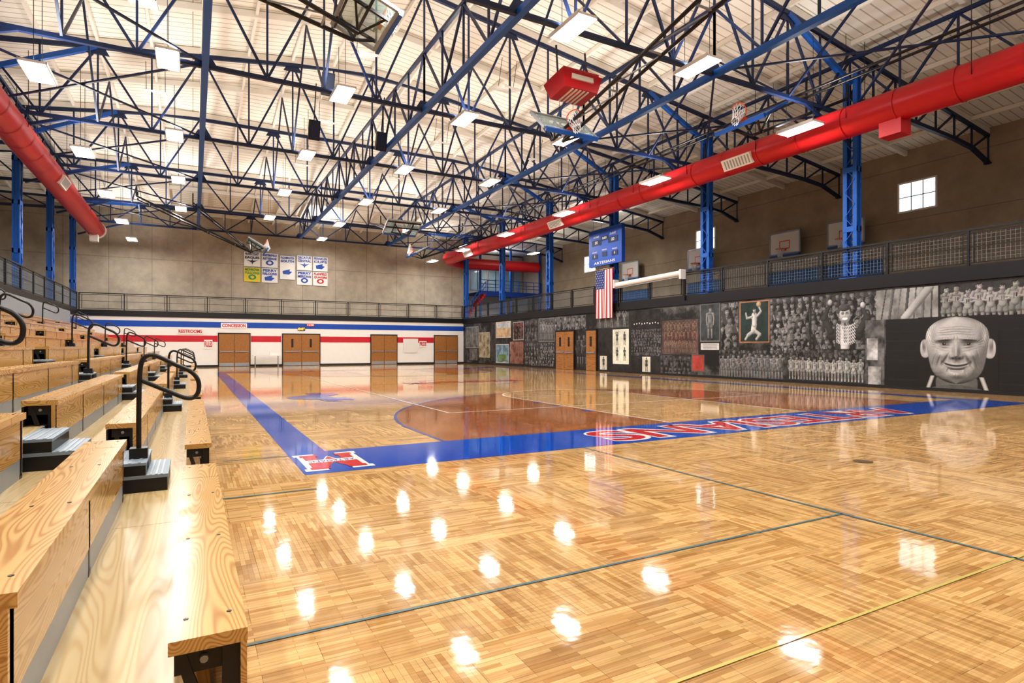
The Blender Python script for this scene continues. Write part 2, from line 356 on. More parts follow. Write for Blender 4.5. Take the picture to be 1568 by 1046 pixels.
for side in (0,1):
    for yk in COLY:
        mb=MB(); xc=19.62 if side else -6.4
        w=.17
        for dy in (-w,w):
            mb.box(xc-.12,xc+.12,yk+dy-.03,yk+dy+.03,BZ,10.6,'steel_blue')
            for dx in (-.1,.1): mb.box(xc+dx-.03,xc+dx+.03,yk+dy-.07,yk+dy+.07,BZ,10.6,'steel_blue')
        z=BZ; s=1
        while z<10.2:
            for dx in (-.12,.12): mb.beam((xc+dx,yk-w*s,z),(xc+dx,yk+w*s,z+.42),.05,.02,'steel_blue')
            z+=.42; s=-s
        mb.box(xc-.25,xc+.25,yk-.3,yk+.3,BZ,BZ+.05,'steel_blue')
        for zz in (5.2,7.2,9.0): mb.box(xc-.14,xc+.14,yk-.24,yk+.24,zz,zz+.18,'steel_blue')
        mb.done('steel_column')

# ---------------------------------------------------------------- railings
def railing(p,q,mesh=True,name='balcony_railing'):
    mb=MB(); p=Vector(p);q=Vector(q); L=(q-p).length; d=(q-p)/L; n=int(L/2.13)
    for zz,t in ((1.05,.055),(.95,.03),(.1,.03),(.55,.02)):
        mb.beam(p+Vector((0,0,zz)),q+Vector((0,0,zz)),t,t,'black_metal')
    for i in range(n+1):
        o=p+d*(L*i/n); mb.beam(o,o+Vector((0,0,1.05)),.06,.06,'black_metal')
        if i<n:
            for fr in (.06,.94):
                o2=p+d*(L*(i+fr)/n); mb.beam(o2+Vector((0,0,.1)),o2+Vector((0,0,.95)),.03,.03,'black_metal')
    if mesh:
        m=int(L/.11)
        for i in range(m):
            o=p+d*(L*i/m); mb.beam(o+Vector((0,0,.1)),o+Vector((0,0,.95)),.006,.006,'tread_grey')
        for k in range(1,8): mb.beam(p+Vector((0,0,.1+.11*k)),q+Vector((0,0,.1+.11*k)),.006,.006,'tread_grey')
    return mb.done(name)
railing((19.45,YN+.2,BZ),(19.45,YF,BZ)); railing((-6.2,YN+.2,BZ),(-6.2,YF,BZ)); railing((-6.1,YF+.05,BZ),(19.35,YF+.05,BZ),False)

# ---------------------------------------------------------------- doors
def door_far(i,xa,xb,zt=2.2):
    mb=MB(); y=YF-.02
    mb.box(xa-.06,xb+.06,y-.04,y+.005,0,zt+.08,'black_metal')
    xm=(xa+xb)/2
    for a,b_ in ((xa,xm-.01),(xm+.01,xb)):
        mb.box(a,b_,y-.07,y-.04,.01,zt,'door_wood')
        w=(b_-a)
        mb.box(a+w*.1,b_-w*.1,y-.12,y-.08,.98,1.04,'grey_metal')
        for t in (.1,.9): mb.box(a+w*t-.03,a+w*t+.03,y-.12,y-.07,.95,1.07,'grey_metal')
        mb.box(a+.03,b_-.03,y-.075,y-.07,.03,.25,'grey_metal')
        if i==2: mb.box(a+w*.5-.07,a+w*.5+.07,y-.075,y-.068,1.3,1.9,'black_paint')
    mb.done('door_%d'%i)
for i,(a,b_) in enumerate(((1.53,3.41),(5.56,8.04),(11.8,13.77),(16.87,18.8))): door_far(i+1,a,b_)
def door_right(i,ya,yb,n=2):
    mb=MB(); x=XR-.02
    mb.box(x-.04,x+.003,ya-.06,yb+.06,0,2.3,'black_metal')
    for k in range(n):
        a=ya+(yb-ya)*k/n+.01; b_=ya+(yb-ya)*(k+1)/n-.01
        mb.box(x-.07,x-.04,a,b_,.01,2.22,'door_wood'); mb.box(x-.12,x-.08,a+.08,b_-.08,.98,1.04,'grey_metal')
        mb.box(x-.12,x-.07,a+.06,a+.12,.95,1.07,'grey_metal'); mb.box(x-.075,x-.07,(a+b_)/2-.1,(a+b_)/2+.1,1.35,1.9,'black_paint')
    mb.done('door_%d'%i)
door_right(5,28.15,30.0); door_right(6,26.0,26.9,1)
def sign(name,body,xc,zc,w,h,bg='white_paint',fg='paint_red',y=YF-.02):
    mb=MB(); mb.box(xc-w/2,xc+w/2,y-.02,y+.005,zc-h/2,zc+h/2,bg); o=mb.done(name)
    text('lettering',body,(xc,y-.024,zc),ROT_FAR,fg,w=w*.9,h=h*.66,parent=o,offset=.035); return o
sign('concession_sign','CONCESSION',2.45,2.76,1.6,.36); sign('restrooms_sign','RESTROOMS',-.15,2.34,1.5,.34)
sign('exit_sign','EXIT',6.8,2.6,.5,.25,'black_paint','led_amber'); sign('notice_board','-',14.9,1.5,1.2,.95,'offwhite','offwhite')
sign('safety_poster','PRIDE',15.9,1.55,.6,.5); sign('clock_sign','12:00',7.4,2.9,.5,.2,'paint_red','white_paint')
sign('wall_poster','RULES',.9,1.5,.5,.6)
mb=MB(); mb.box(3.55,5.3,42.9,43.5,.72,.76,'offwhite')
for xx in (3.7,5.15):
    for yy in (42.95,43.45): mb.tube([(xx,yy,0),(xx,yy,.72)],.02,'grey_metal',6)
    mb.tube([(xx,42.95,.2),(xx,43.45,.2)],.015,'grey_metal',6)
mb.box(4.6,5.1,43.05,43.35,.76,1.0,'white_paint')
mb.done('folding_table')

# ---------------------------------------------------------------- banners on upper far wall
def banner(xa,xb,za,zb,lines,fg,bg='white_paint',shape=0):
    mb=MB(); y=YB-.06
    n=8
    for i in range(n):
        a=xa+(xb-xa)*i/n;b_=xa+(xb-xa)*(i+1)/n
        mb.add([(a,y+.01*math.sin(i*1.1),za),(b_,y+.01*math.sin((i+1)*1.1),za),(b_,y+.01*math.sin((i+1)*1.1),zb),(a,y+.01*math.sin(i*1.1),zb)],[(0,1,2,3)],bg)
    mb.tube([(xa,y,zb),(xb,y,zb)],.025,'grey_metal',6)
    xm=(xa+xb)/2; zm=za+(zb-za)*.32; s=(xb-xa)
    if shape==0: mb.add([(xm-s*.28,y-.015,zm-.18),(xm+s*.1,y-.015,zm-.2),(xm+s*.3,y-.015,zm),(xm+s*.12,y-.015,zm+.06),(xm+s*.18,y-.015,zm+.2),(xm-s*.1,y-.015,zm+.12),(xm-s*.32,y-.015,zm+.05)],[tuple(range(7))],fg)
    elif shape==1: mb.add([(xm-s*.35,y-.015,zm+.12),(xm-s*.05,y-.015,zm-.04),(xm,y-.015,zm-.2),(xm+s*.06,y-.015,zm-.04),(xm+s*.36,y-.015,zm+.14),(xm+s*.06,y-.015,zm+.08),(xm,y-.015,zm+.2),(xm-s*.06,y-.015,zm+.08)],[(0,1,7),(1,2,3),(3,4,5),(5,6,7),(1,3,5,7)],fg)
    else: mb.add([(xm+s*.24*math.cos(t),y-.015,zm+.19*math.sin(t)) for t in np.linspace(0,2*math.pi,20,endpoint=False)]+[(xm+s*.12*math.cos(t),y-.015,zm+.1*math.sin(t)) for t in np.linspace(0,2*math.pi,20,endpoint=False)],[(i,(i+1)%20,20+(i+1)%20,20+i) for i in range(20)],fg)
    o=mb.done('school_banner')
    for k,t in enumerate(lines): text('lettering',t,(xm,y-.03,zb-.18-.24*k),ROT_FAR,fg,w=s*.88,h=.18,parent=o,offset=.035)
banner(3.2,4.28,7.1,8.15,['BROWN COUNTY','EAGLES'],'steel_dark',shape=1); banner(3.2,4.28,6.0,7.05,['MONROVIA','BULLDOGS'],'sign_green','sign_yellow',2)
banner(4.36,5.45,7.1,8.15,['MARTINSVILLE','ARTESIANS'],'paint_blue',shape=2); banner(4.36,5.45,6.0,7.05,['PERRY','FALCONS'],'paint_blue')
banner(5.6,6.65,6.3,8.05,['BLOOMINGTON','SOUTH'],'paint_blue',shape=0)
banner(6.78,7.85,7.05,8.15,['DECATUR','CENTRAL'],'paint_blue',shape=1); banner(6.78,7.85,5.95,7.0,['PERRY','MERIDIAN'],'paint_blue',shape=2)
banner(7.93,9.0,7.05,8.15,['FRANKLIN','CUBS'],'paint_blue',shape=0); banner(7.93,9.0,5.95,7.0,['PLAINFIELD','QUAKERS'],'paint_red',shape=2)

# ---------------------------------------------------------------- lights
def fixture(x,y,z,p=130,wire=1.6):
    mb=MB(); hw,hl=.27,.62
    mb.box(x-hw,x+hw,y-hl,y+hl,z,z+.06,'white_paint')
    for s in (-1,1): mb.box(x+s*hw-.01,x+s*hw+.01,y-hl,y+hl,z-.03,z+.07,'white_paint')
    mb.box(x-.08,x+.08,y-.25,y+.25,z+.06,z+.12,'grey_metal')
    mb.box(x-hw+.02,x+hw-.02,y-hl+.02,y+hl-.02,z-.012,z,'lamp_face')
    for dy in (-.45,.45): mb.tube([(x,y+dy,z+.06),(x,y+dy,z+.06+wire)],.008,'black_metal',5)
    o=mb.done('high_bay_light')
    for nm,zz,rot,pw in (('lamp_down',z-.02,(0,0,0),p),('ceiling_fill',z+.14,(math.pi,0,0),p*.60)):  # upward area light is an added fill to brighten the ceiling
        l=bpy.data.lights.new(nm,'AREA'); l.shape='RECTANGLE'; l.size=.42; l.size_y=1.0; l.energy=pw; l.color=(1,.985,.96)
        lo=bpy.data.objects.new(nm,l); lo.location=(x,y,zz); lo.rotation_euler=rot; scene.collection.objects.link(lo); lo.parent=o
for y in (-.8,5.6,12,18.4,24.8,31.2,37.6,43.2):
    for x in (-.58,3.97,8.0,12.1):
        if y>43 and x!=8.0: continue
        fixture(x,y-.3,8.95)
for y in (-1,5,11.6,18.0,24.6,30.8,37.1,43):
    fixture(-3.3,y,7.95,wire=2.6); fixture(16.3,y,7.98,wire=2.6)
for y in (1.5,32.4,41): fixture(24.2,y,8.9,130)  # first and last are added fixtures, only there to light the right balcony
for y in (14,26,38): fixture(-11,y,8.9,90)
fixture(25,48.5,8.9,90)

# ---------------------------------------------------------------- ducts
def duct(path,r):
    mb=MB(); mb.tube(path,r,'duct_red',28)
    for a,b_ in zip(path[:-1],path[1:]):
        a=Vector(a);b_=Vector(b_); L=(b_-a).length
        if L<3: continue
        d=(b_-a)/L; k=.8
        while k<L:
            mb.tube([a+d*k,a+d*(k+.05)],r+.018,'duct_red',28,False); k+=1.5
    return mb
def grille(mb,x,y,zc,side):
    mb.M=Matrix.Translation((x,y,zc))@Matrix.Rotation(math.radians(28*side),4,'Y')
    a,b_=sorted((side*.42,side*.54)); mb.box(a,b_,-.62,.62,-.2,.2,'white_paint')
    a,b_=sorted((side*.54,side*.55))
    for k in range(9): mb.box(a,b_,-.55+k*.125,-.5+k*.125,-.15,.15,'grey_metal')
    mb.M=Matrix.Identity(4)
def rods(mb,x,zc):
    for y in np.arange(1,42,3.2):
        for s in (-.47,.47): mb.tube([(x+s,y,zc),(x+s,y,10.6)],.01,'black_metal',5)
mb=duct([(17.5,-5,8.1),(17.5,42,8.2)]+[(17.5+3*(1-math.cos(a)),42+3*math.sin(a),8.3) for a in np.linspace(.2,math.pi/2,8)]+[(27,45,8.4)],.46)
for y in (14.6,26.6,38): grille(mb,17.5,y,8.15,-1)
mb.box(17.3,17.8,9.2,9.8,7.3,7.75,'duct_red'); rods(mb,17.5,8.1)
mb.done('air_duct')
mb=duct([(-5,-5,8.2),(-5,41.8,8.2)],.46)
mb.tube([(-5,41.8,8.2),(-5,42.1,8.2)],.5,'white_paint',28)
grille(mb,-5,29.6,8.2,1)
rods(mb,-5,8.2)
mb.box(-5.2,-4.8,41.0,41.5,7.4,7.8,'white_paint')
mb.done('air_duct')

# ---------------------------------------------------------------- baskets
def basket_geo(mb,wide=1.83,high=1.07,glass=True,frame='white_paint',rimc='orange_rim'):
    w=wide/2;h=high/2
    mb.box(-w,w,-.012,.012,-h,h,'glass' if glass else 'offwhite')
    for a in ((-w,w,-h-.03,-h+.05),(-w,w,h-.05,h+.03)): mb.box(a[0],a[1],-.03,.04,a[2],a[3],frame)
    for s in (-1,1): mb.box(s*w-.04,s*w+.04,-.03,.04,-h,h,frame)
    mb.box(-w,w,-.06,.07,-h-.11,-h-.03,'steel_blue')
    for a in ((-.3,.3,-.33,-.28),(-.3,.3,.08,.13)): mb.box(a[0],a[1],-.016,-.013,a[2],a[3],frame if glass else 'orange_rim')
    for s in (-1,1): mb.box(s*.3-.025,s*.3+.025,-.016,-.013,-.33,.13,frame if glass else 'orange_rim')
    mb.box(-.12,.12,-.16,-.012,-.42,-.33,rimc)
    c=Vector((0,-.38,-.36)); n=20
    mb.tube([c+Vector((.23*math.cos(2*math.pi*k/n),.23*math.sin(2*math.pi*k/n),0)) for k in range(n)],.018,rimc,8,closed=True)
    gdir=(mb.M.to_3x3().inverted()@Vector((0,0,-1))); hang=(gdir*.6+Vector((0,0,-1))*.5).normalized()
    n=12
    for k in range(n):
        for dr in (-1,1):
            pts=[]
            for j in range(5):
                r=.23-.11*min(j,3)/3; a=2*math.pi*(k+dr*.5*j)/n
                pts.append(c+Vector((r*math.cos(a),r*math.sin(a),0))+hang*(.11*j))
            mb.tube(pts,.009,'net_white',4,False)
def hung_basket(loc,rotz,tilt,anchors,name='folding_basketball_hoop',frame='grey_metal'):
    mb=MB(); M=Matrix.Translation(loc)@Matrix.Rotation(rotz,4,'Z')@Matrix.Rotation(tilt,4,'X'); mb.M=M
    basket_geo(mb,frame=frame)
    for s in (-1,1):
        mb.beam((s*.5,.06,-.45),(s*.5,.06,.5),.06,.06,'black_metal'); mb.beam((s*.5,.06,.3),(s*.15,.5,0),.05,.05,'black_metal'); mb.beam((s*.5,.06,-.4),(s*.15,.5,0),.05,.05,'black_metal')
    mb.beam((-.9,.06,.0),(.9,.06,.0),.06,.06,'black_metal'); mb.beam((-.9,.06,.45),(.9,.06,.45),.05,.05,'black_metal')
    j=[M@Vector((s*.18,.5,0)) for s in (-1,1)]
    mb.M=Matrix.Identity(4)
    for k,(a1,a2) in enumerate(anchors):
        for s in (0,1):
            A_=Vector(a1 if s==0 else a2); mb.tube([j[s],A_],.05 if k==0 else .035,'black_metal',8)
            mb.beam(A_,(A_.x,A_.y,A_.z+.5),.06,.06,'black_metal')
        L1=[j[0].lerp(Vector(a1),t) for t in (.15,.4,.65,.9)]; L2=[j[1].lerp(Vector(a2),t) for t in (.15,.4,.65,.9)]
        for i in range(4):
            mb.beam(L1[i],L2[i],.04,.04,'grey_metal')
            if i<3: mb.beam(L1[i],L2[i+1],.03,.03,'grey_metal')
    return mb.done(name)
D=math.radians
hung_basket((9.75,14.7,7.95),0,D(-48),[((10.1,9.2,9.3),(10.7,9.2,9.3))])
hung_basket((9.9,30.6,7.75),math.pi,D(-62),[((10.4,36.5,9.1),(9.6,36.5,9.1))])
hung_basket((3.3,12.9,8.55),math.radians(90),D(-70),[((-1.5,12.0,9.2),(-1.5,13.4,9.2))])
hung_basket((15.1,12.4,8.35),math.radians(-90),D(-60),[((19.2,12.9,9.6),(19.2,11.9,9.6))],frame='steel_blue')
hung_basket((3.2,36.8,7.2),math.radians(90),D(-60),[((-2.6,36.3,9.2),(-2.6,37.3,9.2)),((0,36.5,9.2),(0,37.1,9.2))])
hung_basket((13.0,36.8,7.6),math.radians(-90),D(-60),[((18.6,37.3,9.2),(18.6,36.3,9.2)),((16,37.1,9.2),(16,36.5,9.2))])
hung_basket((-8.2,31.0,7.4),math.radians(90),D(0),[((-12.2,30.5,9.9),(-12.2,31.5,9.9))])
mb=MB(); mb.M=Matrix.Translation((9.6,14.0,8.72))@Matrix.Rotation(D(-6),4,'X')
plate([(-.68,-.5,.22),(.68,-.5,.22),(.68,.5,.22),(-.68,.5,.22),(-.55,-.4,-.22),(.55,-.4,-.22),(.55,.4,-.22),(-.55,.4,-.22)],'duct_red')
mb.box(-.6,.6,-.45,.45,.22,.32,'duct_red')
for k in range(5): mb.box(-.30+k*.13,-.24+k*.13,-.36,.36,-.24,-.215,'white_paint')
mb.box(-.36,.36,-.50,-.44,.0,.14,'white_paint')
for s in (-1,1): mb.beam((s*.5,0,.3),(s*.5,0,1.2),.04,.04,'black_metal')
mb.M=Matrix.Identity(4); mb.done('red_hoist_unit')
for x,y,zz in ((3.9,22.5,9.3),(6.4,22.5,9.3),(3.9,20,10.0)):
    mb=MB(); mb.M=Matrix.Translation((x,y,zz))@Matrix.Rotation(D(20),4,'X')
    mb.add([(-.2,-.2,-.35),(.2,-.2,-.35),(.15,.2,-.35),(-.15,.2,-.35),(-.2,-.2,.35),(.2,-.2,.35),(.15,.2,.35),(-.15,.2,.35)],[(0,3,2,1),(4,5,6,7),(0,1,5,4),(1,2,6,5),(2,3,7,6),(3,0,4,7)],'black_paint')
    mb.box(-.17,.17,-.22,-.2,-.32,.32,'steel_dark'); mb.tube([(0,0,.35),(0,0,1.6)],.02,'black_metal',6); mb.done('hanging_speaker')
for x,y in ((4.9,18.9),(10,18.9),(-1.2,18.9),(4.9,25.3),(10,25.3),(-1.2,25.3),(4.9,31.7),(10,31.7),(15,18.9),(15,25.3),(10,12.4)):
    mb=MB(); zz=10.7
    mb.M=Matrix.Translation((x,y,zz))@Matrix.Rotation(D(18),4,'X')
    mb.box(-.35,.35,-.6,.6,-.03,.03,'white_paint')
    for k in range(6): mb.box(-.33+k*.12,-.27+k*.12,-.58,.58,-.05,-.03,'white_paint')
    for s in (-.3,.3): mb.tube([(s,0,.03),(s,0,1.0)],.01,'black_metal',5)
    mb.done('suspended_heater')

# ---------------------------------------------------------------- upper right wall
def window(i,ya,yb,za,zb):
    mb=MB(); x=OR-.02
    mb.box(x-.01,x+.01,ya,yb,za,zb,'daylight')
    mb.box(x-.06,x,ya-.08,ya,za-.08,zb+.08,'white_paint'); mb.box(x-.06,x,yb,yb+.08,za-.08,zb+.08,'white_paint')
    mb.box(x-.06,x,ya,yb,za-.08,za,'white_paint'); mb.box(x-.06,x,ya,yb,zb,zb+.08,'white_paint')
    for k in (1,2): mb.box(x-.04,x-.01,ya+(yb-ya)*k/3-.02,ya+(yb-ya)*k/3+.02,za,zb,'grey_metal')
    mb.box(x-.04,x-.01,ya,yb,(za+zb)/2-.02,(za+zb)/2+.02,'grey_metal')
    mb.done('window_%d'%i)
window(1,13.95,15.45,7.6,8.85); window(2,26.5,28,7.6,8.85); window(3,39,40.5,7.6,8.85)
for y in (17.7,21.1,27.3,34.0):
    mb=MB(); mb.M=Matrix.Translation((OR-.6,y,7.0))@Matrix.Rotation(-RX,4,'Z')
    basket_geo(mb,1.83,1.2,False,'grey_metal')
    for s in (-.5,.5): mb.beam((s,.03,.3),(s,.58,.3),.06,.06,'grey_metal'); mb.beam((s,.03,-.3),(s,.58,-.6),.06,.06,'grey_metal')
    mb.done('wall_basketball_hoop')
mb=MB()
for a,b_ in ((16.2,22.6),(25.8,28.8),(32.4,35.6)):
    k=a
    while k<b_: mb.box(OR-.08,OR-.01,k+.005,min(k+.795,b_),3.65,5.55,'navy_pad'); k+=.8
mb.done('wall_pads')
mb=MB()
mb.box(20.6,28.9,52.6,52.8,3.6,10.3,'offwhite')
mb.box(22.5,28.9,47.5,52.6,6.1,6.3,'paint_blue')
mb.box(22.5,28.9,47.4,47.5,5.9,6.35,'paint_blue')
for x in (22.6,25.7,28.8): mb.box(x-.08,x+.08,47.5,47.66,3.6,10.2,'steel_blue')
mb.box(22.6,28.9,50,50.1,3.6,6.1,'offwhite')
mb.box(22.6,28.9,51,51.1,6.3,10.2,'tan_wall')
for k in range(3):
    mb.box(23.2+1.9*k,24.7+1.9*k,50.9,50.98,6.8,8.8,'glass'); mb.box(23.1+1.9*k,24.8+1.9*k,50.98,51,6.7,8.9,'grey_metal')
    mb.box(23.9+1.9*k,23.96+1.9*k,50.86,50.9,6.8,8.8,'steel_dark')
for zz in (6.7,7.0,7.35): mb.beam((22.5,47.5,zz),(28.9,47.5,zz),.05,.05,'steel_blue')
for i in range(9): mb.beam((22.5+.8*i,47.5,6.3),(22.5+.8*i,47.5,7.35),.05,.05,'steel_blue')
for i in range(12): mb.box(20.7+.16*i,20.9+.16*i,46.6,47.5,3.6+.2*i,3.8+.2*i,'paint_red')
for dz in (.6,1.0): mb.beam((20.7,46.6,3.7+dz),(22.7,46.6,6.1+dz),.06,.06,'steel_blue')
for t in (0,.33,.66,1): mb.beam((20.7+2*t,46.6,3.6+2.4*t),(20.7+2*t,46.6,4.7+2.4*t),.05,.05,'steel_blue')
mb.box(26.6,27.4,49.95,50,3.6,5.7,'door_wood')
mb.done('mezzanine_stair')

# ---------------------------------------------------------------- scoreboard, flag, rolled screen
mb=MB(); x=XR-.12
mb.box(x-.2,x,23.5,26.3,5.65,7.6,'paint_blue'); mb.box(x-.22,x-.2,23.5,26.3,7.5,7.6,'steel_blue')
for s in (23.9,25.9): mb.box(x,x+.3,s-.05,s+.05,5.9,7.4,'steel_blue')
for (ya,yb,za,zb) in ((25.2,26.0,6.75,7.05),(23.8,24.6,6.75,7.05),(24.6,25.2,6.95,7.2),(25.5,26.0,6.05,6.3),(23.8,24.3,6.05,6.3),(24.7,25.1,6.1,6.35)):
    mb.box(x-.215,x-.2,ya,yb,za,zb,'steel_dark')
sb=mb.done('scoreboard')
for t,y,zz,w,h,mt in (('HOME',25.6,7.2,.5,.1,'white_paint'),('GUEST',24.2,7.2,.5,.1,'white_paint'),('8:00',24.9,7.07,.35,.12,'white_paint'),('00',25.6,6.9,.25,.16,'white_paint'),('00',24.2,6.9,.25,.16,'white_paint'),
   ('ARTESIANS',24.9,5.8,1.8,.14,'white_paint'),('FOULS',25.75,6.4,.4,.07,'white_paint'),('FOULS',24.05,6.4,.4,.07,'white_paint'),('0',25.75,6.18,.08,.13,'white_paint'),('0',24.05,6.18,.08,.13,'white_paint'),('PERIOD',24.9,6.45,.4,.07,'white_paint')):
    text('digits',t,(x-.222,y,zz),ROT_RIGHT,mt,w=w,h=h,parent=sb,offset=.01)
mb=MB(); ya,yb,za,zb=24.35,25.85,2.85,5.45; nst=13; x=XR-.2
mb.tube([(x,ya-.1,zb),(x,yb+.1,zb)],.03,'brass',8)
for i in range(nst):
    for k in range(10):
        a=yb-(yb-ya)*i/nst;b_=yb-(yb-ya)*(i+1)/nst; z1_=zb-(zb-za)*k/10; z2_=zb-(zb-za)*(k+1)/10
        w=lambda y,zq: x+.05*math.sin(y*9)*(zb-zq)/(zb-za)
        canton=(i<7 and k<4)
        mb.add([(w(a,z2_),a,z2_),(w(b_,z2_),b_,z2_),(w(b_,z1_),b_,z1_),(w(a,z1_),a,z1_)],[(0,1,2,3)],'flag_blue' if canton else ('flag_red' if i%2==0 else 'white_paint'),True)
for r in range(8):
    for c in range(5):
        yy=yb-.08-c*.155-(.07 if r%2 else 0); zz=zb-.08-r*.125; P=[]
        for q in range(10):
            rr=.035 if q%2==0 else .015; P.append((x-.06,yy-rr*math.sin(q*math.pi/5),zz+rr*math.cos(q*math.pi/5)))
        mb.poly(P,'white_paint')
for s in (24.6,25.6): mb.tube([(x,s,zb),(x,s,5.64)],.012,'black_metal',5)
mb.done('national_flag')
mb=MB(); mb.tube([(XR-.22,19.4,4.62),(XR-.22,24.1,4.5)],.13,'white_paint',16)
for y in (19.4,24.1): mb.box(XR-.37,XR-.07,y-.05,y+.05,4.35,4.78,'offwhite'); mb.box(XR-.12,XR-.07,y-.03,y+.03,3.4,4.4,'black_metal')
mb.tube([(XR-.28,19.5,4.45),(XR-.28,24.0,4.33)],.02,'grey_metal',8); mb.done('projector_screen_roll')

# ---------------------------------------------------------------- mural (black and white photographic collage), grid mesh with vertex colours
def noise2(h,w,cells,seed):
    r=np.random.default_rng(seed); out=np.zeros((h,w)); amp=1;tot=0
    for c in cells:
        gh,gw=max(2,int(h/c)+2),max(2,int(w/c)+2); g=r.random((gh,gw))
        yy=np.linspace(0,gh-1.001,h); xx=np.linspace(0,gw-1.001,w)
        yi=yy.astype(int);xi=xx.astype(int);fy=(yy-yi)[:,None];fx=(xx-xi)[None,:]
        fy=fy*fy*(3-2*fy);fx=fx*fx*(3-2*fx)
        out+=amp*((g[yi][:,xi]*(1-fy)+g[yi+1][:,xi]*fy)*(1-fx)+(g[yi][:,xi+1]*(1-fy)+g[yi+1][:,xi+1]*fy)*fx)
        tot+=amp; amp*=.7
    return out/tot
RES=.016; S0=44.0; Wd=40.0; Hh=3.2
NW=int(Wd/RES);NH=int(Hh/RES)
cv=np.zeros((NH,NW,3)); nz=noise2(NH,NW,[70,28,10,4],1)
cv[:]=(.010+.12*np.clip((nz-.45)*3,0,1)**1.3)[:,:,None]
Sg,Zg=np.meshgrid(np.arange(NW)*RES,np.arange(NH)*RES)
def reg(Ya,Yb,za,zb):
    s1,s2=S0-max(Ya,Yb),S0-min(Ya,Yb)
    return slice(max(0,int(za/RES)),min(NH,int(zb/RES))),slice(max(0,int(s1/RES)),min(NW,int(s2/RES)))
def fill(Ya,Yb,za,zb,col,var=.3,border=None,seed=3,cells=(22,9,4)):
    if border is not None:
        a,b_=reg(max(Ya,Yb)+.05,min(Ya,Yb)-.05,za-.05,zb+.05); cv[a,b_]=border
    a,b_=reg(Ya,Yb,za,zb); sub=cv[a,b_]; h,w=sub.shape[:2]
    n=noise2(h,w,list(cells),seed); sub[:]=np.array(col)[None,None,:]*(1+var*3*(n-.5))[:,:,None]
    np.clip(cv,0.003,1,out=cv)
CLIP=[0,NW,0,NH]
def setclip(Ya,Yb,za,zb):
    a,b_=reg(Ya,Yb,za,zb); CLIP[:]=[b_.start,b_.stop,a.start,a.stop]
def noclip(): CLIP[:]=[0,NW,0,NH]
def win(s,zc,ry,rz):
    i0=max(CLIP[0],int((s-ry)/RES));i1=min(CLIP[1],int((s+ry)/RES)+2); j0=max(CLIP[2],int((zc-rz)/RES)); j1=min(CLIP[3],int((zc+rz)/RES)+2)
    return i0,max(i0,i1),j0,max(j0,j1)
LX,LZ,LN=-.45,.55,.70
def ellf(Yc,zc,ry,rz,col,flat=0):
    s=S0-Yc; i0,i1,j0,j1=win(s,zc,ry,rz)
    sg=Sg[j0:j1,i0:i1]; zg=Zg[j0:j1,i0:i1]; u=(sg-s)/ry; v=(zg-zc)/rz; dd=u*u+v*v; m=dd<1
    n=np.sqrt(np.clip(1-dd,0,1)); sh=(.35+.75*np.clip(u*LX+v*LZ+n*LN,0,1)) if not flat else np.ones_like(n)
    sh=sh[:,:,None]*np.array(col)[None,None,:]
    cv[j0:j1,i0:i1][m]=sh[m]
def cap(Y1,z1,Y2,z2,r,col,r2=None):
    r2=r if r2 is None else r2
    s1,s2=S0-Y1,S0-Y2; rm=max(r,r2); i0,i1,j0,j1=win((s1+s2)/2,(z1+z2)/2,abs(s1-s2)/2+rm,abs(z1-z2)/2+rm)
    sg=Sg[j0:j1,i0:i1]; zg=Zg[j0:j1,i0:i1]; dx,dz=s2-s1,z2-z1; L=dx*dx+dz*dz+1e-9
    t=np.clip(((sg-s1)*dx+(zg-z1)*dz)/L,0,1); R=(r+(r2-r)*t); u=(sg-s1-t*dx)/R; v=(zg-z1-t*dz)/R; dd=u*u+v*v; m=dd<1
    n=np.sqrt(np.clip(1-dd,0,1)); sh=(.35+.75*np.clip(u*LX+v*LZ+n*LN,0,1))[:,:,None]*np.array(col)[None,None,:]
    cv[j0:j1,i0:i1][m]=sh[m]
def head(Yc,zc,r,skin,hair=.08,style=0,turn=0):
    sk=np.array(skin)
    cap(Yc,zc-r*1.3,Yc,zc-r*.6,r*.42,tuple(sk*.6))
    for s in (-1,1): ellf(Yc+s*r*.72,zc-r*.05,r*.14,r*.22,tuple(sk*.7))
    ellf(Yc,zc+r*.25,r*.80,r*.90,tuple(sk*hair+.01)); ellf(Yc-turn*r*.1,zc-r*.12,r*.66,r*.92,tuple(sk))
    t=turn*r*.18
    ellf(Yc+r*.1,zc+r*.66,r*.62,r*.32,tuple(sk*hair+.012))
    for s in (-1,1):
        ellf(Yc-t+s*r*.27,zc+r*.08,r*.19,r*.11,tuple(sk*.30),1); cap(Yc-t+s*r*.42,zc+r*.25,Yc-t+s*r*.14,zc+r*.23,r*.045,tuple(sk*.4))
    cap(Yc-t,zc+r*.1,Yc-t*1.3,zc-r*.22,r*.08,tuple(sk*1.15)); ellf(Yc-t*1.2,zc-r*.30,r*.13,r*.05,tuple(sk*.5),1)
    ellf(Yc-t,zc-r*.53,r*.22,r*.065,tuple(sk*(.3 if style==0 else 1.3)),1); ellf(Yc-t,zc-r*.62,r*.16,r*.04,tuple(sk*.6),1)
